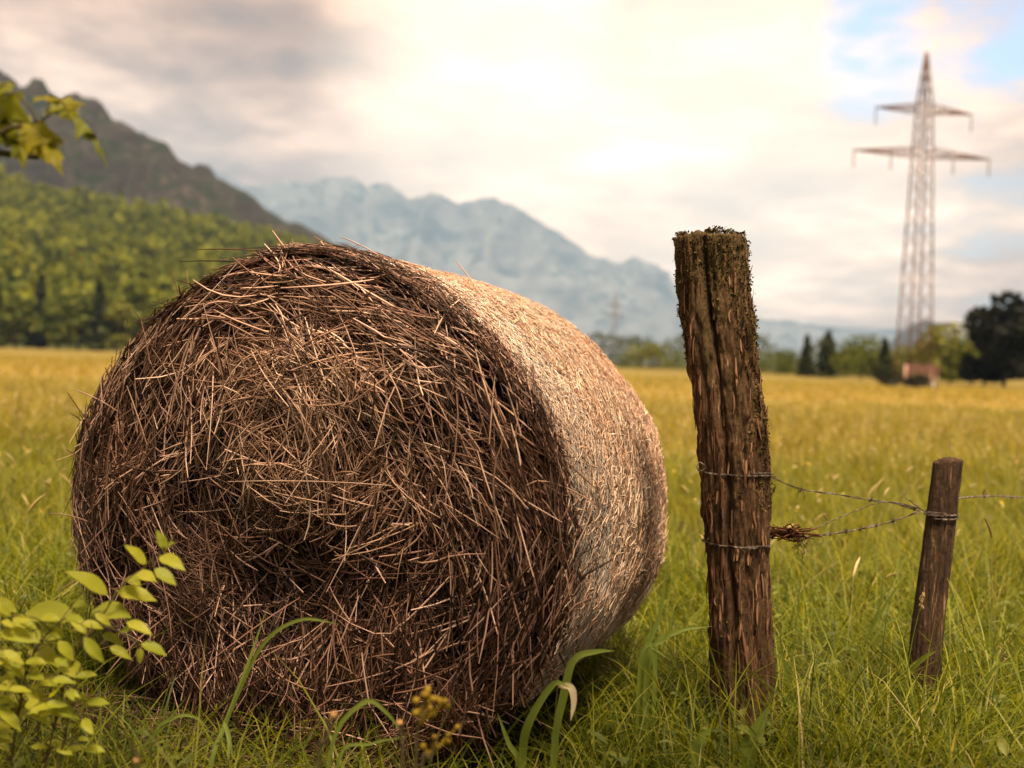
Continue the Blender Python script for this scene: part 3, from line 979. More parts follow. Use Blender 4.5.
# ------------------------------------------------------------------ posts
def log_post(name, axis, radii, mat, label, seed, nz=260, na=160, amp=.12, groove=.16, crack=None, top_cut=0.0, group=None, ex=(1, 1)):
    """axis: world points from the ground up, radii along it"""
    axis = np.asarray(axis, float)
    base = np.array([axis[0, 0], axis[0, 1], 0])
    C = spline(axis, nz)
    rad = np.interp(np.linspace(0, 1, nz), np.linspace(0, 1, len(radii)), radii)
    th = np.arange(na) * 2 * math.pi / na
    Z, T = np.meshgrid(np.linspace(0, np.linalg.norm(axis[-1] - axis[0]), nz), th, indexing="ij")
    cx, cyy = np.cos(T), np.sin(T)
    k = 1 + .06 * np.cos(2 * T + .8) + .03 * np.cos(3 * T + Z * 1.3)
    k = k + amp * .55 * fbm(np.stack([cx * 1.1, cyy * 1.1, Z * 2.2], -1), 3, seed)
    g1 = ridged(np.stack([cx * 4.2, cyy * 4.2, Z * 1.6], -1), 3, seed + 3)
    k = k + groove * .22 * (g1 - 1.1)
    k = k + amp * .26 * fbm(np.stack([cx * 9, cyy * 9, Z * 16], -1), 4, seed + 5, .65)
    if crack:
        for (ta, wdt, dep, z0, z1) in crack:
            wob = ta + .10 * vnoise(np.stack([Z * 5, Z * 0, Z * 0], -1), seed + 8)
            dd = np.abs((T - wob + math.pi) % (2 * math.pi) - math.pi)
            k = k - dep * np.exp(-(dd / wdt) ** 2) * np.clip((Z - z0) * 8, 0, 1) * np.clip((z1 - Z) * 8, 0, 1)
    rr = rad[:, None] * k
    V = np.stack([C[:, 0:1] + rr * cx * ex[0], C[:, 1:2] + rr * cyy * ex[1], C[:, 2:3] + 0 * rr], -1)
    V[..., 2] += top_cut * (V[..., 0] - C[:, 0:1]) * np.clip((Z - Z.max() + .1) / .1, 0, 1)
    mb = MB()
    rows = [V]
    topc = V[-1].mean(0)
    for f in (.93, .78, .55, .3, .06):
        ring = topc + (V[-1] - topc) * f
        ring[:, 2] += .012 * fbm(ring * 30, 3, seed + 11) + .006 * (1 - f)
        rows.append(ring[None])
    G = np.concatenate(rows, 0)
    mb.add(G.reshape(-1, 3), grid_faces(len(G), na, True))
    root = thing(name, label, "fence post", base, group=group)
    mb.build("timber", mat, root, shift=base)
    return root, base, V

GP = "wooden fence posts"
PD, SD = 2.80, 3.08
pa = [at(747, 735, PD), at(741, 640, PD), at(737, 540, PD), at(732, 440, PD), at(720, 340, PD), at(711, 238, PD)]
pa[0][2] = -.06
tall, tb, TV = log_post("fence_post", pa, [.090, .089, .086, .092, .095, .096, .090], M["old_post"], "tall thick mossy fence post leaning left beside the hay bale", 81,
                        amp=.22, groove=.34, crack=[(4.25, .10, .22, .15, 1.6), (5.35, .07, .16, .0, 1.0), (4.85, .05, .12, .3, 1.3)], group=GP)

def blob(mb, c, s, r):
    """small lumpy tuft"""
    u = np.linspace(0, math.pi, 5)[1:-1]; v = np.arange(6) * math.pi / 3
    U, Vv = np.meshgrid(u, v, indexing="ij")
    D = np.stack([np.sin(U) * np.cos(Vv), np.sin(U) * np.sin(Vv), np.cos(U)], -1).reshape(-1, 3)
    D = np.vstack([D, [[0, 0, 1], [0, 0, -1]]]) * (1 + r.normal(size=(20, 1)) * .18)
    Q = D * s + c
    F = grid_faces(3, 6, True)
    k = np.arange(6); k2 = (k + 1) % 6
    mb.add(Q, [F, np.stack([k2, k, np.full(6, 18)], 1), np.stack([12 + k, 12 + k2, np.full(6, 19)], 1)])

mb = MB(); r = np.random.default_rng(85)
nzv, nav = TV.shape[:2]
n = 42000
q = r.uniform(.02, 1, n); th = r.uniform(0, 2 * math.pi, n)
iz = (q * (nzv - 1)).astype(int); ia = (th / (2 * math.pi) * nav).astype(int) % nav
P = TV[iz, ia]; Cc = TV.mean(1)[iz]
rad = unit((P - Cc) * [1, 1, 0])
cl = fbm(np.stack([np.cos(th) * 3, np.sin(th) * 3, q * 16], -1), 3, 86)
right = np.cos(th + .25)
want = np.clip((q - .70) / .25, 0, 1) * 1.0 + (right > .55) * np.clip((q - .25) * 1.4, 0, .5) + .02
k = (cl + 1.0 < want * 1.9) & (r.uniform(size=n) < .55)
P, rad, cl, right, q = P[k], rad[k], cl[k], right[k], q[k]; n = len(P)
knob = np.clip(vnoise(np.stack([P[:, 0] * 30, P[:, 1] * 30, P[:, 2] * 34], -1), 88) - .1, 0, 1)
off = r.uniform(-.001, .004, n) + knob * .014 * np.clip(right + .3, .2, 1)
V_, F_ = clump_quads(P + rad * off[:, None] - tb, r.uniform(.003, .008, n), r)
mb.add(V_, F_, smooth=False)
ctr = TV[-1].mean(0); n = 1600
a = r.uniform(0, 6.28, n); f = np.sqrt(r.uniform(0, 1, n)) * .99
P = ctr + (TV[-1, (a / 6.2832 * nav).astype(int) % nav] - ctr) * f[:, None]
P[:, 2] += r.uniform(.002, .012, n) + .012 * fbm(P * 28, 2, 89)
V_, F_ = clump_quads(P - tb, r.uniform(.003, .009, n), r)
mb.add(V_, F_, smooth=False)
for (zq, th, k) in ((.79, .05, 60), (.60, .02, 40), (.57, .1, 40), (.50, -.05, 30), (.84, .0, 40), (.9, .0, 40), (.68, .1, 40)):
    p = TV[int(zq * (nzv - 1)), int((th % 6.2832) / 6.2832 * nav) % nav]
    V_, F_ = clump_quads(p - tb + r.normal(size=(k, 3)) * [.007, .012, .012], r.uniform(.004, .009, k), r)
    mb.add(V_, F_, smooth=False)
prop(mb.build("moss", M["moss"], tall), kind="stuff")
# loose bark flakes
mb = MB(); n = 520
iz = (r.uniform(.05, .97, n) * (nzv - 1)).astype(int); ia = r.integers(0, nav, n)
P = TV[iz, ia] - tb
Cc = TV.mean(1)[iz] - tb
rad = unit((P - Cc) * [1, 1, 0])
T = np.tile([-.05, 0, 1.], (n, 1)) + r.normal(size=(n, 3)) * .07 + rad * (r.normal(size=n) * .05)[:, None]
strands(mb, P + rad * .002, T, rad, r.uniform(.02, .10, n), r.uniform(.004, .011, n), r.normal(size=(n, 3)) * .003, 4, 3, .35, .5)
prop(mb.build("bark", M["bark_flake"], tall), kind="stuff")

sa = [at(921, 725, SD), at(926, 640, SD), at(937, 550, SD), at(948, 461, SD)]
sa[0][2] = -.05
small, sb, SV = log_post("fence_post", sa, [.049, .047, .044, .042, .040], M["post_wood"], "short thin dark fence post right of the tall mossy post", 91, nz=160, na=80,
                         amp=.07, groove=.16, crack=[(4.6, .07, .14, .1, .9), (5.4, .05, .10, .3, .9)], top_cut=.12, group=GP)

# ------------------------------------------------------------------ barbed wire
def post_ring(V, py_, depth, grow=.006, n=40, th0=0, turns=1.0, dz=0.0):
    """points around a post at the height of image row py_"""
    mid = V.mean(1)
    z = None
    rows = mid[:, 2]
    zt = at(740, py_, depth)[2]
    out = []
    for t in np.linspace(0, 1, n):
        zz = zt + dz * t
        i = int(np.argmin(np.abs(rows - zz)))
        th = th0 + t * turns * 2 * math.pi
        p = V[i, int((th % (2 * math.pi)) / (2 * math.pi) * V.shape[1]) % V.shape[1]]
        c = mid[i]
        rr = max(np.linalg.norm((p - c)[:2]), .9 * np.linalg.norm((V[i] - c)[:, :2], axis=1).mean())
        out.append(c + np.array([math.cos(th), math.sin(th), 0]) * (rr + grow) + [0, 0, zz - c[2]])
    return np.array(out)

def twisted(mb, path, r_strand=.0013, pitch=.045, off=.0018, n=None):
    L = np.sum(np.linalg.norm(np.diff(path, axis=0), axis=1))
    n = n or int(L / .008)
    C = spline(path, n)
    T = unit(np.gradient(C, axis=0)); B = unit(np.cross(T, [0.1, 0.2, 1])); N = np.cross(B, T)
    s = np.linspace(0, L, n)
    for ph in (0, math.pi):
        a = s / pitch * 2 * math.pi + ph
        tube(mb, C + B * (np.cos(a) * off)[:, None] + N * (np.sin(a) * off)[:, None], r_strand, 5, raw=True)
    return C

def barb(root, p, d):
    mb = MB()
    d = unit(np.asarray(d, float)); u = unit(np.cross(d, [.3, .8, .5])); w = np.cross(d, u)
    for e in (u, w):
        tube(mb, [p - e * .016, p + d * .003, p + e * .016], [.0004, .0015, .0004], 4, n=6)
    a = np.linspace(0, 4 * math.pi, 16)
    tube(mb, p + np.outer(np.cos(a), u) * .004 + np.outer(np.sin(a), w) * .004 + np.outer(np.linspace(-.006, .006, 16), d), .0012, 4, raw=True)
    mb.build("barb", M["wire"], root)

GW = "barbed wires between the fence posts"
w1 = thing("barbed_wire", "upper barbed wire from the tall post down to the short post", "barbed wire", (0, 0, 0), group=GW)
mb = MB()
ring = post_ring(TV, 470, PD, th0=-1.2, turns=1.15, dz=-.008)
mid = [at(770, 476, 2.82), at(800, 489, 2.86), at(835, 494, 2.91), at(870, 500, 2.95), at(895, 503, 3.01), at(915, 508, 3.02)]
path = np.vstack([ring, mid])
twisted(mb, path)
ringS = post_ring(SV, 507, SD, grow=.004, th0=3.4, turns=1.2, dz=.006)
twisted(mb, np.vstack([[at(895, 503, 3.01), at(912, 509, 3.02)], ringS]))
tube(mb, [at(699, 462, 2.72), at(697, 467, 2.71), at(701, 471, 2.72), at(706, 467, 2.72), at(700, 462, 2.72)], .0016, 5, n=20)
mb.build("strand", M["wire"], w1)
for q in (mid[1] + [0, 0, -.004], mid[3], mid[5]): barb(w1, q, [1, .2, -.15])
mb = MB(); tube(mb, [at(803, 490, 2.865), at(805, 499, 2.865)], .0012, 4, n=4); mb.build("barb", M["wire"], w1); mb = MB(); tube(mb, [at(905, 497, 3.005), at(925, 512, 3.01)], .0016, 4, n=6); mb.build("barb", M["wire"], w1)

w2 = thing("barbed_wire", "lower barbed wire with a rusty tangle beside the tall post", "barbed wire", (0, 0, 0), group=GW)
mb = MB()
ring = post_ring(TV, 543, PD, th0=-1.6, turns=1.25, dz=.004)
mid2 = [at(772, 536, 2.81), at(800, 537, 2.85), at(830, 534, 2.90), at(860, 529, 2.95), at(893, 521, 3.005), at(918, 512, 3.02)]
twisted(mb, np.vstack([ring, mid2]), .0015)
twisted(mb, post_ring(SV, 511, SD, grow=.006, th0=3.8, turns=1.1, dz=.01))
mb.build("strand", M["wire"], w2)
for q in (mid2[2], mid2[3], mid2[4], at(846, 531.5, 2.925), at(876, 525.5, 2.975)): barb(w2, q, [1, .2, .2])
mb = MB(); r = np.random.default_rng(97)
for i in range(46):
    c = at(r.uniform(770, 800), 533 + r.normal() * 2.6, 2.82 + r.normal() * .01)
    d = r.normal(size=3) * [.035, .012, .008]
    tube(mb, [c - d, c + r.normal(size=3) * .006, c + d], r.uniform(.001, .003), 4, n=6)
for i in range(24):
    c = at(r.uniform(795, 805), 536, 2.845)
    tube(mb, [c, c + [r.normal() * .01, 0, -.02], c + [r.normal() * .015, 0, -r.uniform(.02, .055)]], .0006, 3, n=6)
mb.build("tangle", M["rust"], w2)

w3 = thing("barbed_wire", "thin slack wire running between the other two wires", "barbed wire", (0, 0, 0), group=GW)
mb = MB()
twisted(mb, np.array([at(800, 535, 2.85), at(825, 524, 2.88), at(852, 512, 2.92), at(878, 503, 2.96), at(900, 503, 3.005), at(920, 509, 3.02)]), .0009, off=.001)
mb.build("strand", M["wire"], w3)
w4 = thing("barbed_wire", "taut wire running off to the right from the short post", "barbed wire", (0, 0, 0), group=GW)
mb = MB()
C4 = twisted(mb, np.array([at(952, 500, 3.05), at(968, 497, 3.14), at(1000, 496, 3.32), at(1040, 499, 3.6), at(1100, 503, 3.9), at(1290, 512, 5.2)]), .0013)
mb.build("strand", M["wire"], w4)
for q in (at(985, 496, 3.33), at(1012, 497, 3.46)): barb(w4, q, [1, .2, 0])

# ------------------------------------------------------------------ grass
mb = MB()
bc, bs_ = math.cos(-BYAW), math.sin(-BYAW)
def keep(x, y):
    u = (x - BX) * bc - (y - BY) * bs_; v = (x - BX) * bs_ + (y - BY) * bc
    inb = (np.abs(u) < .62) & (v > .02) & (v < BL - .02)
    inp = (np.hypot(x - tb[0], y - tb[1]) < .085) | (np.hypot(x - sb[0], y - sb[1]) < .06)
    return ~(inb | inp)

def sow(mb, n, y0, y1, hr, wr, seed, curve=(.15, .9), lean=(.0, .5), segs=3, tuft=.0):
    r = np.random.default_rng(seed)
    u = r.uniform(0, 1, n)
    y = np.sqrt(y0 ** 2 + u * (y1 ** 2 - y0 ** 2))
    x = r.uniform(-1, 1, n) * (.62 * y + 1.2)
    if tuft:
        q = fbm(np.stack([x / tuft, y / tuft, x * 0], -1), 2, seed)
        kk = r.uniform(-.9, .7, n) < q + .15
        x, y = x[kk], y[kk]
    kk = keep(x, y); x, y = x[kk], y[kk]
    u_ = (x - BX) * bc - (y - BY) * bs_; v_ = (x - BX) * bs_ + (y - BY) * bc
    trod = (np.abs(u_) < .95) & (v_ < .05) & (v_ > -.42)
    kk = ~trod | (r.uniform(size=len(x)) < .85); x, y, trod = x[kk], y[kk], trod[kk]
    n = len(x)
    pat = fbm(np.stack([x * .8, y * .8, x * 0], -1), 3, 77)
    H = r.uniform(*hr, n) * (1 + .3 * pat) * np.where(r.uniform(size=n) < .06, 1.45, 1)
    H = H * np.where(trod, .8, 1)
    az = r.uniform(0, 2 * math.pi, n) + .5 * pat
    P = np.stack([x, y, np.full(n, -.02)], -1)
    blades(mb, P, az, H, r.uniform(*wr, n), r.uniform(*lean, n), r.uniform(*curve, n), segs, az + 1.57 + r.normal(size=n) * .5)

sow(mb, 40000, 1.35, 4.6, (.12, .34), (.0034, .0085), 201, curve=(.2, 1.15), segs=4)
sow(mb, 26000, 1.35, 4.6, (.06, .16), (.005, .012), 202, curve=(.1, .9))
sow(mb, 14000, 1.6, 5.0, (.28, .46), (.0034, .0075), 203, curve=(.1, .9), segs=4, tuft=.5)
sow(mb, 85000, 4.4, 10.5, (.20, .44), (.0045, .009), 204)
sow(mb, 80000, 10, 26, (.22, .42), (.009, .018), 205)
sow(mb, 55000, 25, 85, (.12, .24), (.03, .06), 206)
prop(mb.build("grass", M["grass"]), "long meadow grass green in front and golden farther off", "grass", kind="stuff")

# seed heads and small blossoms of the meadow
mb = MB(); mb2 = MB(); r = np.random.default_rng(211)
n = 2600
y = np.sqrt(r.uniform(3.3 ** 2, 20 ** 2, n)); x = r.uniform(-1, 1, n) * (.60 * y + .6)
k = keep(x, y) & ~((np.abs(x - BX) < 1.2) & (y < 4.3)); x, y = x[k], y[k]
n = len(x)
H = r.uniform(.30, .58, n)
az = r.uniform(0, 6.28, n)
D = np.stack([np.cos(az), np.sin(az), 0 * az], -1)
P0 = np.stack([x, y, 0 * x], -1); P1 = P0 + D * (H * .22)[:, None] + np.stack([0 * H, 0 * H, H], -1)
strands(mb, (P0 + P1) / 2, P1 - P0, D, np.linalg.norm(P1 - P0, axis=1), np.full(n, .0026), -D * (H * .05)[:, None], 3, 3)
strands(mb, P1, P1 - P0 + D * .3, D, r.uniform(.04, .10, n), r.uniform(.006, .013, n), D * .01, 4, 4, 1.0, .2)
prop(mb.build("tall_grass", M["seed"]), "ripe pale seed heads standing above the meadow grass", "grass", kind="stuff")
n = 1500
y = np.sqrt(r.uniform(5.0 ** 2, 20 ** 2, n)); x = r.uniform(-1, 1, n) * (.60 * y + .6)
k = keep(x, y) & ~((np.abs(x - BX) < 1.2) & (y < 4.3)); x, y = x[k], y[k]; n = len(x)
P = np.stack([x, y, r.uniform(.22, .46, n)], -1)
for rep in range(5):
    mb2.add(*clump_quads(P + r.normal(size=(n, 3)) * .008, r.uniform(.008, .022, n), r), smooth=False)
prop(mb2.build("wildflowers", M["blossom"]), "small pale and yellow blossoms sprinkled through the meadow", "flowers", kind="stuff")

# small broad leaved herbs between the grass blades
mb = MB(); r = np.random.default_rng(241)
for i in range(420):
    y = math.sqrt(r.uniform(1.7 ** 2, 4.2 ** 2)); x = r.uniform(-1, 1) * (.60 * y + .3)
    if not keep(np.array([x]), np.array([y]))[0] or (abs((x - BX) * bc - (y - BY) * bs_) < .95 and -.35 < (x - BX) * bs_ + (y - BY) * bc < 1.3): continue
    z = r.uniform(.05, .26)
    for k in range(r.integers(3, 7)):
        a = r.uniform(0, 6.28); L = r.uniform(.02, .055)
        A = np.array([x + r.normal() * .012, y + r.normal() * .012, z + r.normal() * .02])
        leaf(mb, A, A + [math.cos(a) * L, math.sin(a) * L, r.uniform(-.4, .5) * L], L * r.uniform(.3, .55), (r.normal() * .3, r.normal() * .3, 1), .25, .1)
    tube(mb, [(x, y, -.02), (x + .005, y, z * .6), (x, y, z + .01)], .0012, 4, n=5)
prop(mb.build("undergrowth", M["herb"]), "small broad leaved herbs growing among the front grass", "herbs", kind="stuff")

# ------------------------------------------------------------------ leafy shrub, lower left
def z6(zx, zy): return zx / 2.844, 500 + zy / 2.844
SH = 1.98
shrub = thing("leafy_shrub", "yellow green leafy shrub in the lower left corner before the bale", "shrub", (at(20, 900, SH)[0], SH, 0))
so = np.array(shrub.location)
stems = [[(60, 1180), (120, 800), (200, 480), (290, 330), (360, 230), (420, 185), (462, 135)],
         [(40, 1180), (30, 800), (60, 560), (100, 430), (180, 340), (240, 345), (330, 370), (390, 408)],
         [(20, 1180), (60, 850), (110, 650), (75, 560), (30, 520)], [(0, 1180), (-60, 700), (-40, 450), (40, 340)],
         [(30, 1180), (150, 800), (210, 560), (240, 450), (300, 400)]]
SP = []
mb = MB(); r = np.random.default_rng(221)
for i, st in enumerate(stems):
    dd = SH + np.linspace(0, r.uniform(-.10, .12), len(st))
    p = np.array([at(*z6(*q), d) for q, d in zip(st, dd)]); p[0][2] = -.03
    c = spline(p, 60); SP.append(c)
    tube(mb, c - so, np.linspace(.0026, .0009, 60), 6, raw=True)
SPA = np.concatenate(SP)
lv = [((305, 270), (178, 203)), ((415, 182), (348, 126)), ((468, 140), (443, 82)), ((470, 150), (503, 120)), ((455, 160), (532, 208)), ((440, 195), (505, 247)), ((372, 215), (452, 240)), ((360, 222), (405, 252)),
      ((330, 258), (454, 292)), ((265, 312), (382, 342)), ((270, 322), (318, 362)), ((330, 385), (396, 372)), ((360, 346), (437, 390)), ((290, 382), (356, 418)), ((312, 418), (378, 458)), ((400, 410), (478, 448)),
      ((397, 420), (398, 470)), ((75, 318), (240, 352)), ((65, 346), (152, 330)), ((0, 375), (122, 412)), ((-10, 280), (52, 322)), ((100, 372), (182, 396)), ((165, 402), (212, 462)), ((172, 458), (247, 518)),
      ((88, 425), (168, 484)), ((85, 470), (116, 512)), ((0, 462), (76, 492)), ((20, 556), (82, 604)), ((75, 548), (152, 604)), ((80, 590), (142, 642)), ((130, 575), (232, 632)), ((0, 595), (62, 664)), ((110, 502), (168, 532)),
      ((-10, 528), (42, 548)), ((240, 390), (300, 466)), ((210, 296), (256, 308)), ((10, 428), (72, 470)), ((-40, 420), (20, 380)), ((-60, 560), (10, 590)), ((-50, 650), (20, 690)), ((30, 330), (-40, 300)), ((60, 500), (10, 470)), ((200, 330), (250, 390)), ((150, 560), (190, 520))]
ml = MB()
for (a, b) in lv:
    d = SH + r.normal() * .05
    A = at(*z6(*a), d); dz = r.uniform(-.03, .03)
    B = at(*z6(*b), d + dz - .02)
    k = np.argmin(np.linalg.norm((SPA - A) * [1, .6, 1], axis=1))
    tube(mb, np.array([SPA[max(k - 2, 0)], (SPA[k] + A) / 2 + [0, 0, .004], A]) - so, [.0014, .0011, .0009], 4, n=7)
    B = A + (B - A) * .96
    L = np.linalg.norm(B - A)
    leaf(ml, A - so, B - so, L * r.uniform(.36, .50), up=(r.normal() * .25, -.55 + r.normal() * .15, .75), fold=r.uniform(.15, .4), droop=r.uniform(.03, .12))
for i in range(130):
    q = (r.uniform(-80, 250), r.uniform(330, 900)); d = SH + r.normal() * .07
    A = at(*z6(*q), d); a = r.uniform(-.9, .9) + (math.pi if r.uniform() < .35 else 0)
    L = r.uniform(.025, .052)
    B = A + [L * math.cos(a), r.normal() * .02, -abs(L * math.sin(a)) * .6]
    k = np.argmin(np.linalg.norm((SPA - A) * [1, .6, 1], axis=1))
    if np.linalg.norm(SPA[k] - A) > .09: continue
    tube(mb, np.array([SPA[max(k - 2, 0)], (SPA[k] + A) / 2 + [0, 0, .004], A]) - so, [.0014, .0011, .0009], 4, n=7)
    leaf(ml, A - so, B - so, L * r.uniform(.4, .52), up=(r.normal() * .25, -.45, .8), fold=r.uniform(.15, .4), droop=r.uniform(.03, .12))
mb.build("stem", M["stem"], shrub)
ml.build("leaves", M["shrub_leaf"], shrub)

# ------------------------------------------------------------------ maple: trunk outside the frame, one branch reaching in, unseen crown added for shade
def zb(zx, zy): return zx / 5.485, 60 + zy / 5.485
MD = 1.62
mx, my = -2.9, .35
maple = thing("maple_tree", "young maple whose yellowing leaves hang in at the upper left, with an unseen crown added for shade", "tree", (mx, my, 0))
mo = np.array([mx, my, 0])
mb = MB()
tube(mb, np.array([(mx, my, -.1), (mx + .03, my, 1.0), (mx - .05, my + .05, 2.2), (mx + .1, my, 3.4), (mx + .3, my, 4.6)]) - mo, [.16, .125, .10, .07, .02], 12, n=30)
mb.build("trunk", M["trunk"], maple)
mb = MB()
tw = [at(*zb(-250, 470), MD), at(*zb(0, 400), MD), at(*zb(60, 368), MD), at(*zb(200, 345), MD + .01), at(*zb(305, 285), MD + .02), at(*zb(400, 290), MD + .03)]
tube(mb, np.vstack([[(mx + .05, my, 1.35), (mx + .8, my + .4, 1.5)], tw]) - mo, [.02, .014, .006, .004, .003, .002, .0016, .0012], 7, n=50)
tube(mb, np.array([at(*zb(200, 345), MD), at(*zb(170, 270), MD), at(*zb(90, 190), MD), at(*zb(20, 140), MD)]) - mo, [.003, .002, .0012], 6, n=16)
lp = []
r = np.random.default_rng(231)
for i in range(34):
    # unseen limbs added to shade the foreground, mostly right, a little left
    e = np.array([r.uniform(-3.4, 3.4), r.uniform(-.9, 2.0), r.uniform(3.0, 4.3)])
    s0 = np.array([mx + .05, my, r.uniform(1.9, 3.6)])
    m0 = s0 * .5 + e * .5 + [0, 0, .25]
    c = spline(np.array([s0, m0, e]), 16)
    tube(mb, c - mo, np.linspace(.026, .005, 16), 6, raw=True)
    for k in range(9):
        b = c[r.integers(5, 16)]; t_ = b + r.normal(size=3) * [.3, .25, .15]
        t_[2] = max(t_[2], 2.7)
        tube(mb, np.array([b, (b + t_) / 2 + [0, 0, .03], t_]) - mo, [.007, .004, .002], 4, n=6)
        for q in range(18):
            f = r.uniform(.2, 1.15); p = b * (1 - f) + t_ * f + r.normal(size=3) * .06
            if p[0] < -2.4 or (1.05 < p[1] < 1.5 and p[0] < .6) or (p[0] > .15 and p[1] < 1.5 + .2 * p[0]): lp.append(p)  # crown leaves kept only where their shade is wanted
mb.build("branch", M["stem"], maple)

half = [(0, 0), (.10, -.02), (.30, -.10), (.36, .02), (.30, .10), (.44, .20), (.66, .40), (.44, .38), (.42, .52), (.20, .42), (.26, .62), (.30, .74), (.16, .74), (.07, .88), (0, 1.04)]
def maple_leaf(mb, base, tip, wid, up, curl=.15, seed=0):
    r = np.random.default_rng(seed)
    base, tip = np.asarray(base), np.asarray(tip)
    d = tip - base; L = np.linalg.norm(d); T = d / L
    B = unit(np.cross(T, np.asarray(up, float))); N = np.cross(B, T)
    def P(x, y, k): return base + B * (x * wid) + T * (y * L) + N * (curl * L * (-(x * 1.4) ** 2 + .35 * math.sin(y * 3) - .5 * y * y) + r.normal() * .012 * L)
    for sgn in (-1, 1):
        out = half[1:-1]
        mids = [(0, max(.02, min(.98, y * .85 + .08))) for x, y in out]
        V = []
        for (x, y), (mx_, my_) in zip(out, mids):
            V += [P(0, my_, 0), P(sgn * x * .5, (y + my_) / 2, 1), P(sgn * x, y, 2)]
        n = len(out)
        F = grid_faces(n, 3)
        V0 = [P(0, 0, 0), P(0, 1, 0)]
        k = len(V)
        V += V0
        mb.add(V, [F, np.array([[k, 0, 1], [k, 1, 2], [k + 1, k - 3 - 0, k - 2], [k + 1, k - 2, k - 1]])])
ml = MB()
for i, (a, b, w, up, c) in enumerate([((95, 330), (128, 592), .70, (.1, -1, .3), .2), ((190, 352), (348, 622), .62, (.5, -.9, .4), .25), ((412, 300), (608, 572), .30, (.9, -.55, .5), .25), ((40, 180), (-40, 500), .9, (-.1, -1, .4), .2),
                                      ((320, 215), (180, 205), .55, (0, -.6, .8), .2), ((330, 220), (400, 340), .7, (.3, -.7, .6), .2), ((70, 150), (-60, 130), .8, (0, -.5, .9), .15), ((185, 372), (232, 560), .55, (-.4, -.8, .3), .2), ((100, 340), (-20, 360), .6, (0, -.6, .8), .2)]):
    A = at(*zb(*a), MD + r.normal() * .015); B = at(*zb(*b), MD - .02 + r.normal() * .03)
    L = np.linalg.norm(B - A)
    maple_leaf(ml, A - mo, B - mo, max(w * .085, L * .72 * w), up, c, i)
for i, p in enumerate(lp):
    d = unit(r.normal(size=3) * [1, 1, .3] + [0, 0, -.5]) * r.uniform(.09, .15)
    leaf(ml, p - mo, p + d - mo, r.uniform(.09, .14), (r.normal() * .4, r.normal() * .4, 1), .15, .1)
ml.build("leaves", M["maple_leaf"], maple)

# ------------------------------------------------------------------ single plants in the foreground
def zc(zx, zy): return 330 + zx / 2.626, 500 + zy / 2.626
def zd(zx, zy): return 640 + zx / 2.667, 480 + zy / 2.667
def pts(conv, lst, d0, d1=None):
    d1 = d1 or d0
    return np.array([at(*conv(*q), d0 + (d1 - d0) * i / max(1, len(lst) - 1)) for i, q in enumerate(lst)])
def plant(name, label, cat, first, group=None):
    return thing(name, label, cat, (first[0], first[1], 0), group=group)

def ribbons(root, part, mat, specs, face=(0, -1, .4), prof=None):
    o = np.array(root.location)
    for p, w in specs:
        mb = MB(); ribbon(mb, p - o, w, 18, face, .3, prof)
        ob = mb.build(part, mat, root)
    return ob

def down(p):
    q = p[0].copy(); q[2] = -.03
    return np.vstack([q, p])

# long curved stalk in front of the bale
p = down(pts(z6, [(600, 760), (640, 640), (700, 480), (762, 300)], 2.2, 2.3))
gp = plant("grass_stalk", "long bent green grass stalk before the middle of the bale", "grass", p[0])
ribbons(gp, "blade", M["green_blade"], [(p, .011), (pts(z6, [(640, 640), (742, 420), (850, 342), (965, 352)], 2.22, 2.15), .009), (pts(z6, [(638, 632), (652, 680), (648, 745)], 2.21, 2.16), .010)])
p = down(pts(z6, [(430, 690), (500, 618), (560, 620), (602, 665)], 2.25))
gp = plant("grass_tuft", "arching grass blade left of the long bent stalk", "grass", p[0])
ribbons(gp, "blade", M["green_blade"], [(p, .008), (down(pts(z6, [(400, 730), (470, 640), (530, 560)], 2.25)), .007)])
p = down(pts(zc, [(0, 665), (88, 532), (150, 560), (195, 622)], 2.0))
gp = plant("grass_tuft", "looping grass blade beside the yellow blooms", "grass", p[0])
ribbons(gp, "blade", M["green_blade"], [(p, .010), (down(pts(zc, [(20, 690), (110, 640), (200, 622)], 2.0)), .007)])

def bud_plant(label, conv, path, d, s, mat, n=1, name="flower_bud", group=None):
    p = down(pts(conv, path, d))
    g_ = plant(name, label, "flower", p[0], group)
    o = np.array(g_.location); mb = MB(); tube(mb, p - o, [.0035, .003, .0025, .0025], 6, n=24); mb.build("stem", M["stem"], g_)
    mb = MB(); r = np.random.default_rng(int(path[-1][0]))
    for i in range(n):
        c = p[-1] - o + (r.normal(size=3) * [.016, .012, .018] if n > 1 else 0)
        blob(mb, c, np.array([s, s, s * .9]) * r.uniform(.7, 1.2), r)
        if n > 1: tube(mb, [p[-2] - o, (p[-2] - o + c) / 2 + [0, 0, .003], c], .0011, 4, n=6)
    mb.build("bud" if n == 1 else "petals", mat, g_)
GB = "pale orange flower buds along the bottom edge"
bud_plant("orange bud on a brown stem in front of the bale's centre", z6, [(905, 770), (925, 690), (948, 612)], 1.55, .0065, M["bud"], group=GB)
bud_plant("low orange bud at the bottom edge left of centre", z6, [(388, 790), (388, 740)], 1.55, .006, M["bud"], group=GB)
bud_plant("small orange bud on the looping grass beside yellow blooms", zc, [(190, 690), (188, 640), (183, 585)], 1.8, .005, M["bud"], group=GB)
bud_plant("yellow flower cluster before the foot of the bale", zc, [(225, 710), (232, 600), (262, 535)], 1.72, .0075, M["bloom"], 12, "yellow_flower", "yellow flower clusters before the bale")
bud_plant("lower yellow flower cluster at the bottom edge", zc, [(240, 720), (262, 680), (280, 640)], 1.72, .006, M["bloom"], 8, "yellow_flower", "yellow flower clusters before the bale")

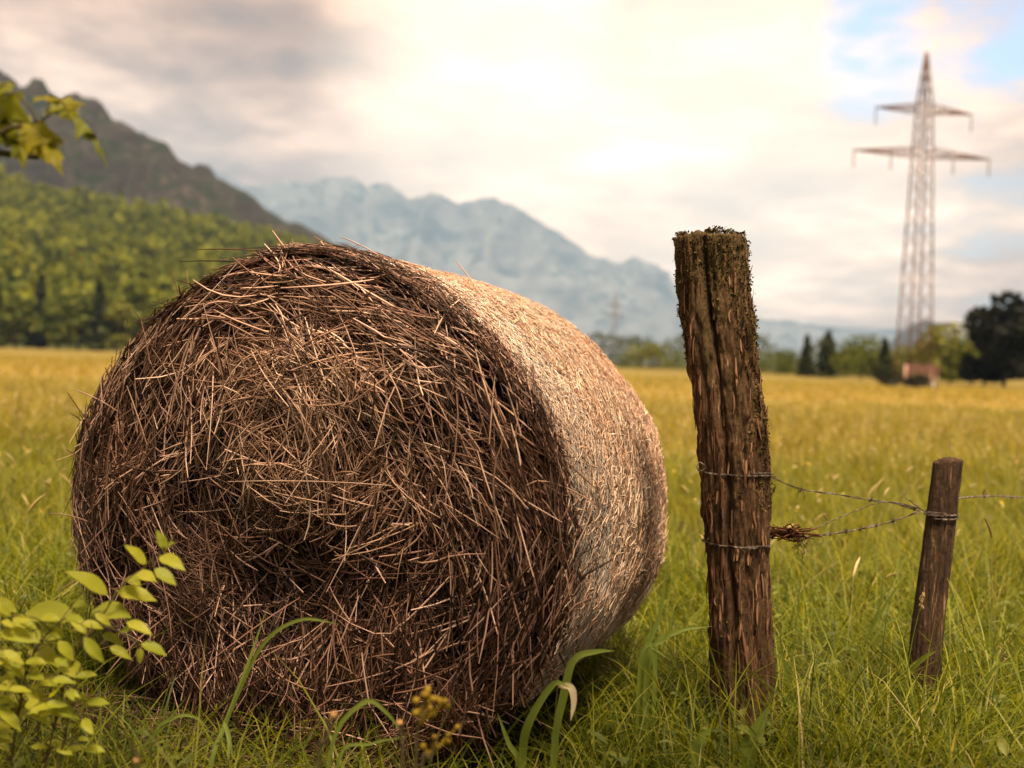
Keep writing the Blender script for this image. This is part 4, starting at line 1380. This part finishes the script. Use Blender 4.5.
# broad-leaved plant with dry tip
p = down(pts(zc, [(505, 690), (520, 590), (585, 480), (635, 500), (634, 578)], 2.35, 2.28))
bp = plant("broad_leaf_plant", "broad leaved plant with withered white tip at the bale's lower right", "plant", p[0])
ribbons(bp, "leaf", M["green_blade"], [(down(pts(zc, [(505, 690), (520, 590), (585, 485), (628, 492)], 2.35, 2.28)), .021)])
ribbons(bp, "leaf", M["green_blade"], [(down(pts(zc, [(590, 640), (612, 520), (640, 420), (700, 398), (748, 396)], 2.36, 2.32)), .020)])
ribbons(bp, "leaf", M["green_blade"], [(down(pts(zc, [(500, 700), (470, 640), (440, 560)], 2.36)), .015)])
ribbons(bp, "leaf", M["dry_blade"], [(pts(zc, [(600, 488), (632, 492), (640, 530), (632, 580)], 2.30, 2.27), .017)])
prop(bp.children[-1], "withered white leaf tip")
p = down(pts(zd, [(10, 470), (50, 370), (74, 210)], 2.75))
bp = plant("broad_leaf_plant", "clump of broad upright blades between bale and tall post", "plant", p[0])
for q, w in ((p, .016), (down(pts(zd, [(28, 475), (100, 405), (192, 390)], 2.75)), .014), (down(pts(zd, [(20, 480), (70, 420), (95, 330)], 2.72)), .012), (down(pts(zd, [(0, 490), (30, 420), (20, 330)], 2.72)), .011), (down(pts(zd, [(40, 480), (20, 440), (80, 480)], 2.7)), .014)):
    ribbons(bp, "leaf", M["green_blade"], [(q, w)])
p = down(pts(zd, [(285, 740), (305, 680), (345, 600)], 2.4))
bp = plant("plantain", "upright ribbed leaf at the foot of the tall post", "plant", p[0])
pr = ([0, .25, .5, .75, 1], [.2, .8, 1, .75, .05])
ribbons(bp, "leaf", M["green_blade"], [(p, .044)], prof=pr)
ribbons(bp, "leaf", M["green_blade"], [(down(pts(zd, [(150, 740), (165, 690), (190, 662)], 2.4)), .032)], prof=pr)

# tall stalks near the short post
def stalk(label, path, d, leaves, head=True):
    p = down(pts(zd, path, d))
    g_ = plant("grass_stalk", label, "grass", p[0], "tall grass stalks around the short post")
    o = np.array(g_.location); mb = MB(); tube(mb, p - o, [.0022, .0018, .0014, .001], 5, n=26); mb.build("stem", M["green_blade"], g_)
    if leaves: ribbons(g_, "blade", M["green_blade"], [(pts(zd, l, d, d - .04), w) for l, w in leaves])
    if head:
        mb = MB(); r = np.random.default_rng(int(path[0][0]))
        tip, dr = p[-1] - o, unit(p[-1] - p[-2])
        for i in range(26):
            c = tip - dr * r.uniform(0, .05) + r.normal(size=3) * .004
            tube(mb, [c, c + dr * .010 + r.normal(size=3) * .004], [.0018, .0006], 4, n=3)
        mb.build("seed_head", M["seed"], g_)
stalk("pale seed stalk leaning across the short post", [(665, 765), (700, 600), (722, 450), (755, 305)], 2.75, [([(722, 510), (755, 475), (792, 455)], .013), ([(690, 690), (735, 660), (770, 700)], .009)])
stalk("bent grass stalk left of the short post", [(560, 560), (600, 430), (640, 330), (690, 210)], 2.95, [([(600, 430), (650, 340), (700, 265)], .010), ([(580, 500), (640, 400), (720, 350)], .008), ([(610, 420), (640, 330), (648, 240)], .007)], False)
stalk("thin upright grass stalk midway between the posts", [(395, 760), (400, 560), (420, 350), (438, 170)], 2.8, [([(400, 560), (380, 470), (372, 400)], .010), ([(398, 640), (430, 600), (470, 560)], .008)])
stalk("drooping grass stalk right of the short post", [(915, 760), (910, 600), (880, 470), (842, 415)], 2.9, [([(905, 560), (950, 500), (1000, 485)], .010), ([(905, 620), (870, 560), (850, 570)], .008)], False)
stalk("reddish seed stalk at the right edge", [(985, 770), (985, 600), (970, 520), (965, 445)], 3.0, [([(985, 600), (1010, 540), (1040, 500)], .010)])

# ------------------------------------------------------------------ sky, sun, haze
SUN_AZ, SUN_EL = R(163), R(67)     # azimuth clockwise from +Y
sd = np.array([math.sin(SUN_AZ) * math.cos(SUN_EL), math.cos(SUN_AZ) * math.cos(SUN_EL), math.sin(SUN_EL)])
sl = bpy.data.lights.new("sun", "SUN")
sl.energy = 5.0; sl.angle = R(18); sl.color = (1.0, .80, .56)
so_ = bpy.data.objects.new("sun", sl); COL.objects.link(so_)
so_.rotation_euler = Vector(-sd).to_track_quat("-Z", "Y").to_euler()
so_.location = (20, -5, 30)

W = bpy.data.worlds.new("World"); S.world = W
W.use_nodes = True
nt = W.node_tree; nt.nodes.clear()
out = nd(nt, "ShaderNodeOutputWorld")
sky = nd(nt, "ShaderNodeTexSky", sky_type="NISHITA")
sky.sun_disc = False; sky.sun_elevation = SUN_EL; sky.sun_rotation = SUN_AZ
sky.air_density = 1.0; sky.dust_density = 1.0
bg = nd(nt, "ShaderNodeBackground"); bg.inputs[1].default_value = .14
nt.links.new(sky.outputs[0], bg.inputs[0])
tc = nd(nt, "ShaderNodeTexCoord").outputs["Generated"]
sep = nd(nt, "ShaderNodeSeparateXYZ"); nt.links.new(tc, sep.inputs[0])
den = math_n(nt, "ADD", math_n(nt, "MAXIMUM", sep.outputs[2], 0.0), .16)
cmb = nd(nt, "ShaderNodeCombineXYZ")
nt.links.new(math_n(nt, "DIVIDE", sep.outputs[0], den), cmb.inputs[0])
nt.links.new(math_n(nt, "DIVIDE", sep.outputs[1], den), cmb.inputs[1])
cl1 = noise(nt, 1.05, 8, .58, vec=cmb.outputs[0])
cl2 = noise(nt, 2.1, 6, .55, vec=cmb.outputs[0])
def cone(px, py, inner, outer):
    d = unit(at(px, py, 100.0) - np.array([0, 0, CAM_H]))
    n = nd(nt, "ShaderNodeVectorMath", operation="DOT_PRODUCT"); n.inputs[1].default_value = d
    nt.links.new(tc, n.inputs[0])
    mr = nd(nt, "ShaderNodeMapRange", interpolation_type="SMOOTHSTEP"); mr.inputs[1].default_value = math.cos(R(outer)); mr.inputs[2].default_value = math.cos(R(inner))
    nt.links.new(n.outputs["Value"], mr.inputs[0])
    return mr.outputs[0]
glow = math_n(nt, "MAXIMUM", cone(520, 110, 1, 13), math_n(nt, "MULTIPLY", cone(720, 150, 1, 16), .9))
cloud = ramp(nt, [(.33, (.19, .092, .052)), (.45, (.30, .158, .092)), (.54, (.44, .260, .165)), (.62, (.62, .40, .265)), (.72, (.76, .53, .37))], cl1).outputs[0]
detail = ramp(nt, [(.34, (.55, .53, .54)), (.5, (.95, .94, .93)), (.64, (1.25, 1.22, 1.16))], cl2).outputs[0]
cloud = mix(nt, 1.0, cloud, detail, "MULTIPLY")
gcol = mix(nt, glow, (0, 0, 0), (.52, .43, .33))
cloud = mix(nt, 1.0, cloud, gcol, "ADD")
# thicker, greyer cloud away from the bright quarter
away = cone(700, 200, 20, 95)
cloud = mix(nt, 1.0, cloud, mix(nt, away, (.50, .52, .56), (1, 1, 1)), "MULTIPLY")
cbg = nd(nt, "ShaderNodeBackground"); nt.links.new(cloud, cbg.inputs[0]); cbg.inputs[1].default_value = 1.0
# gaps in the cloud where blue sky shows
g1 = math_n(nt, "MAXIMUM", cone(885, 40, .5, 5.5), math_n(nt, "MAXIMUM", cone(1005, 25, 1, 7), math_n(nt, "MULTIPLY", cone(1000, 190, 1, 9), .55)))
gap = math_n(nt, "ADD", math_n(nt, "MULTIPLY", g1, .75), math_n(nt, "MULTIPLY", math_n(nt, "SUBTRACT", .5, cl2), 3.0))
gap = ramp(nt, [(.35, (0, 0, 0)), (.75, (.9,) * 3)], gap).outputs[0]
ms = nd(nt, "ShaderNodeMixShader")
nt.links.new(math_n(nt, "MULTIPLY", gap, g1, True), ms.inputs[0])
nt.links.new(cbg.outputs[0], ms.inputs[1]); nt.links.new(bg.outputs[0], ms.inputs[2])
nt.links.new(ms.outputs[0], out.inputs[0])

USE_HAZE = True
if USE_HAZE:
    m, nt = new_mat("haze_air")
    o_ = nd(nt, "ShaderNodeOutputMaterial")
    pv = nd(nt, "ShaderNodeVolumePrincipled")
    pv.inputs["Color"].default_value = (.41, .65, 1.0, 1)
    pv.inputs["Density"].default_value = 1.15e-4
    pv.inputs["Anisotropy"].default_value = 0.0
    nt.links.new(pv.outputs[0], o_.inputs["Volume"])
    mb = MB()
    lo, hi = np.array([-10000, -10000, -12.0]), np.array([10000, 10000, 1850.0])
    V = np.array([(x, y, z) for x in (lo[0], hi[0]) for y in (lo[1], hi[1]) for z in (lo[2], hi[2])])
    mb.add(V, np.array([[0, 1, 3, 2], [4, 6, 7, 5], [0, 4, 5, 1], [2, 3, 7, 6], [0, 2, 6, 4], [1, 5, 7, 3]]), smooth=False)
    prop(mb.build("haze", m), "thin pale blue haze over the valley", "haze", kind="stuff")

# ------------------------------------------------------------------ render settings
S.view_settings.view_transform = "Standard"
S.view_settings.look = "None"
S.view_settings.exposure = 1.55
S.view_settings.gamma = 1.0
S.view_settings.use_curve_mapping = False
S.render.engine = "CYCLES"
c = S.cycles
c.use_denoising = True
c.denoiser = "OPENIMAGEDENOISE"
c.denoising_input_passes = "RGB_ALBEDO_NORMAL"
c.max_bounces = 6; c.diffuse_bounces = 3; c.glossy_bounces = 2; c.transmission_bounces = 4; c.volume_bounces = 0; c.transparent_max_bounces = 6
c.caustics_reflective = False; c.caustics_refractive = False
c.sample_clamp_indirect = 4.0
c.use_adaptive_sampling = False
